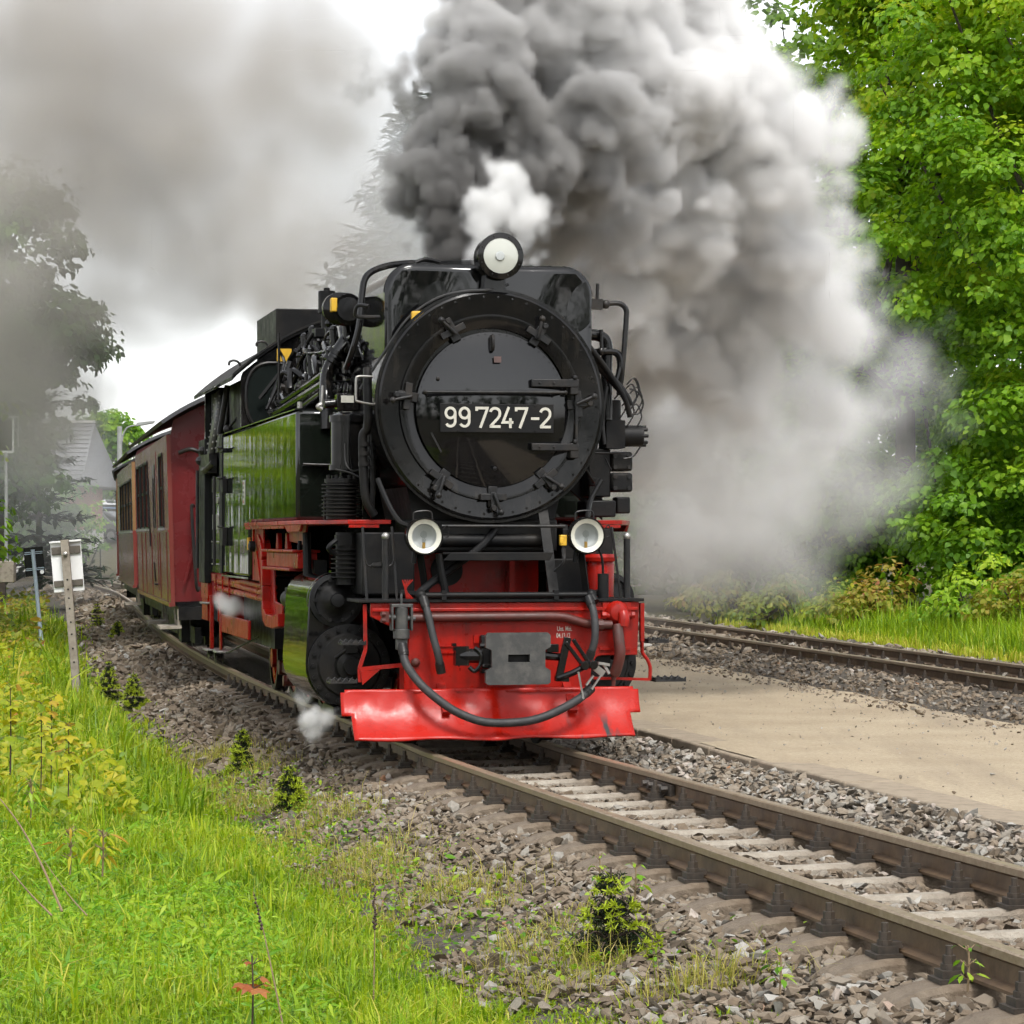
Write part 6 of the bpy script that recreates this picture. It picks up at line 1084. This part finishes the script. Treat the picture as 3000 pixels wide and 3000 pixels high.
def puff(name, label, blobs, res, octs, warp, edge, mat, soft, grow=None, pad=.5, fade=None, wisps=None, zmin=None):
    """fog grid: smooth union of lobes, cauliflowered by cells, edge widening with distance from grow=(origin, per metre)"""
    ng = bpy.data.node_groups.new(name, 'GeometryNodeTree'); g = GN(ng); ng.interface.new_socket('Geometry', in_out='INPUT', socket_type='NodeSocketGeometry'); ng.interface.new_socket('Geometry', in_out='OUTPUT', socket_type='NodeSocketGeometry')
    out = g.n('NodeGroupOutput'); pos = g.n('GeometryNodeInputPosition').outputs[0]; nz = g.noise(pos, warp[0], 2, .5, True); calm = g.mr(g.v('DISTANCE', pos, grow[0]), .2, 1.9, .22, 1) if grow and len(blobs) > 20 else None
    p = g.v('ADD', pos, g.v('SCALE', g.v('SUBTRACT', nz, (.5,.5,.5)), None, g.m('MULTIPLY', calm, warp[1]) if calm else warp[1])); sd = None
    for x, y, z, r in blobs:
        e = g.m('SUBTRACT', r, g.v('DISTANCE', p, (x, y, z))); sd = e if sd is None else g.m('SMOOTH_MAX', sd, e, soft)
    for s_, amp in octs:
        dv = g.m('MULTIPLY', g.m('SUBTRACT', .45, g.vor(p, s_)), amp*2); sd = g.m('ADD', sd, g.m('MULTIPLY', dv, calm) if calm and s_ < 4 else dv)
    ed = edge
    if grow: dist = g.v('DISTANCE', pos, grow[0]); ed = g.m('MULTIPLY_ADD', g.m('MULTIPLY', dist, dist), grow[1], edge)
    den = g.mr(sd, 0, ed, 0, 1, True)
    if fade: den = g.m('MULTIPLY', den, g.mr(g.v('DISTANCE', pos, fade[0]), fade[1], fade[2], 1, fade[3]))
    if wisps: den = g.m('MULTIPLY', den, g.mr(g.noise(p, wisps[0], 5, .6), wisps[1], wisps[2], wisps[3], 1, True))
    B = np.array(blobs); lo = (B[:, :3]-B[:, 3:]).min(0)-pad; hi = (B[:, :3]+B[:, 3:]).max(0)+pad
    if zmin is not None: lo[2] = max(lo[2], zmin)
    vc = g.n('GeometryNodeVolumeCube'); g.put(vc.inputs['Density'], den); vc.inputs['Min'].default_value = lo; vc.inputs['Max'].default_value = hi
    for i, k in enumerate('XYZ'): vc.inputs['Resolution '+k].default_value = max(4, int((hi[i]-lo[i])/res))
    sm = g.n('GeometryNodeSetMaterial'); sm.inputs['Material'].default_value = mat; ng.links.new(vc.outputs[0], sm.inputs[0]); ng.links.new(sm.outputs[0], out.inputs[0])
    me = bpy.data.meshes.new(name); c = blobs[0]; me.from_pydata([c[:3]], [], []); me.materials.append(mat); o = bpy.data.objects.new(name, me); COL.objects.link(o); md = o.modifiers.new('fog', 'NODES'); md.node_group = ng
    return tag(o, label, 'smoke' if name == 'smoke' else 'steam', kind='stuff')
def pb(L_): return [(*sk(px, py, Y), r) for px, py, Y, r in L_]
CH = (-.34, 20.85, 3.7)
dark = pb([(1372,830,20.85,.36),(1360,775,20.87,.36),(1340,700,20.98,.37),(1325,615,21.15,.40),(1310,520,21.4,.48),(1340,400,21.7,.60),(1310,280,22,.58),(1430,250,22,.74),(1490,430,21.8,.55),(1600,490,22,.5),(1300,120,22.2,.58),(1470,60,22.3,.9),(1650,220,22.5,.85),(1620,380,22.3,.72),(1740,440,22.6,.6),(1830,300,22.9,.8),(1700,20,22.8,.9),(1850,120,23.2,.8),
    (2000,250,23.6,.85),(2150,420,24.2,.95),(2330,330,24.5,.62),(2020,560,24.2,.9),(2230,650,25,.95),(1930,760,24.8,.9),(2330,850,25.6,.95),(2130,960,25.8,1.05),(1880,1020,26,1.0),(2400,1080,26.5,.9),(2120,1250,27,1.05),(2480,1230,27.5,.7),(1840,1330,27,.9),(2300,1380,28,.85),(2030,1500,28.5,.8),(1960,40,23.6,.9),(2140,170,24,.7),(1640,640,23.2,.5),(1780,640,23.6,.6),(1700,800,24.4,.65),(1760,960,25.4,.7),(1600,800,24.6,.5),(1720,1130,26.4,.7),(2580,1080,28,.8),(2560,900,27,.6),(2680,1230,29.5,.8),(2520,1420,30,.8),(2250,1560,30,.9)])
puff('smoke', 'thick plume of grey smoke pouring from the chimney and rolling away to the right', dark, .044, [(.85,.40),(2.0,.30),(4.4,.18),(9.5,.08)], (.6,.6), .05, vol_mat('smoke_plume', 15, (.24,.232,.225), (.995,.99,.985), CH, .5, 3.3, .0, 1.5), .25, (CH, .022), .6, (CH, 2.5, 8.5, .12), None, .1)
steam = pb([(1400,765,20.6,.17),(1415,690,20.6,.22),(1455,615,20.64,.26),(1500,545,20.7,.22),(1545,640,20.7,.23),(1500,740,20.6,.23),(1560,730,20.65,.16)])
puff('steam', 'bright white steam jet rising just behind the top headlamp', steam, .024, [(2.6,.12),(5.5,.09),(12,.045)], (2.0,.28), .14, vol_mat('white_steam', 13, (.995,.993,.985)), .08, None, .2)
# drifting old smoke behind the train and over the second track
left = pb([(60,150,47,3.0),(420,230,47,3.0),(230,620,47,2.6),(40,950,48,2.3),(560,520,47,2.2),(330,850,47,1.5),(780,300,46,2.1),(860,600,47,1.5),(720,820,47,1.2),(960,760,47,1.1),(120,1230,50,1.5),(980,480,46,1.2),(650,120,46,2.4),(900,200,46,1.5),(480,700,47,1.9),(660,680,46,1.6),(150,420,46,2.6),(760,480,46,2.4),(850,640,46,2.1),(620,620,46,2.4),(860,340,46,1.9),(560,860,47,1.4),(800,900,47,1.3),(990,600,47,1.8),(200,1080,48,2.0),(960,840,47,1.5),(1060,420,47,1.3),(100,800,47,2.4),(330,640,47,2.2),(-300,250,47,3.0),(-280,750,48,2.8),(-620,420,48,3.0)])
puff('smoke', 'old grey smoke hanging in the air above the coaches', left, .21, [(.32,1.1),(.85,.55),(2.0,.22)], (.25,2.2), 1.3, vol_mat('old_smoke', 1.05, (.66,.635,.605), step=3.), 1.0, None, 1.5, None, (.34,.33,.66,.22))
veil = pb([(1100,560,60,2.6),(1150,850,60,2.6),(1010,950,60,2.0)])
puff('smoke', 'bluish veil of smoke before the tall spruce', veil, .45, [(.25,.6)], (.15,1.5), 2.0, vol_mat('spruce_veil', .42, (.80,.825,.85), step=4.), 1.5, None, 2.)
veil = pb([(120,1350,64,3.0),(230,1480,80,3.2),(60,1600,76,3.5)])
puff('smoke', 'thin veil of smoke over the far yard', veil, .45, [(.2,.8)], (.12,2.), 2.2, vol_mat('smoke_veil', .10, (.66,.665,.67), step=4.), 1.5, None, 2.)
ground = pb([(2000,1500,31,1.3),(2200,1560,32,1.1),(2420,1480,33,1.0),(1900,1700,32,.9),(2100,1730,33,.8),(2600,1380,34,.9),(2350,1650,35,.7),(1960,1250,31,1.3),(2300,1250,32,1.2),(2600,1180,33,.8),(2050,1640,34,1.1),(2250,1500,36,1.3),(1980,1400,30,1.2)])
puff('smoke', 'smoke sinking to the ground over the second track', ground, .14, [(.6,.5),(1.5,.22)], (.4,1.2), 1.3, vol_mat('low_smoke', 2.0, (.74,.725,.705), step=3.), .6, None, .8, None, (.5,.30,.65,.4), .05)
puff('steam', 'puff of steam blowing from the left cylinder drain', pb([(880,2045,20.45,.11),(900,2095,20.4,.16),(918,2150,20.35,.12),(960,2105,20.35,.12)]), .014, [(4,.05),(9,.035),(18,.015)], (2.5,.22), .13, vol_mat('drain_steam', 15, (.96,.955,.95)), .05, None, .12)
puff('steam', 'small white steam puff under the red pipes beside the tank', pb([(650,1765,26.2,.12),(685,1778,26.0,.14),(725,1785,25.8,.13),(770,1785,25.6,.10)]), .018, [(5,.03)], (4,.1), .10, M['drain_steam'], .06, ((*sk(640,1762,26.2),), .3), .15)
puff('steam', 'faint steam wisp at the right end of the plough', pb([(1920,2050,20.2,.09),(1935,2110,20.2,.08),(1960,2020,20.3,.07)]), .02, [(5,.03)], (4,.1), .16, vol_mat('faint_steam', 1.2, (.95,.95,.945)), .06, None, .15)
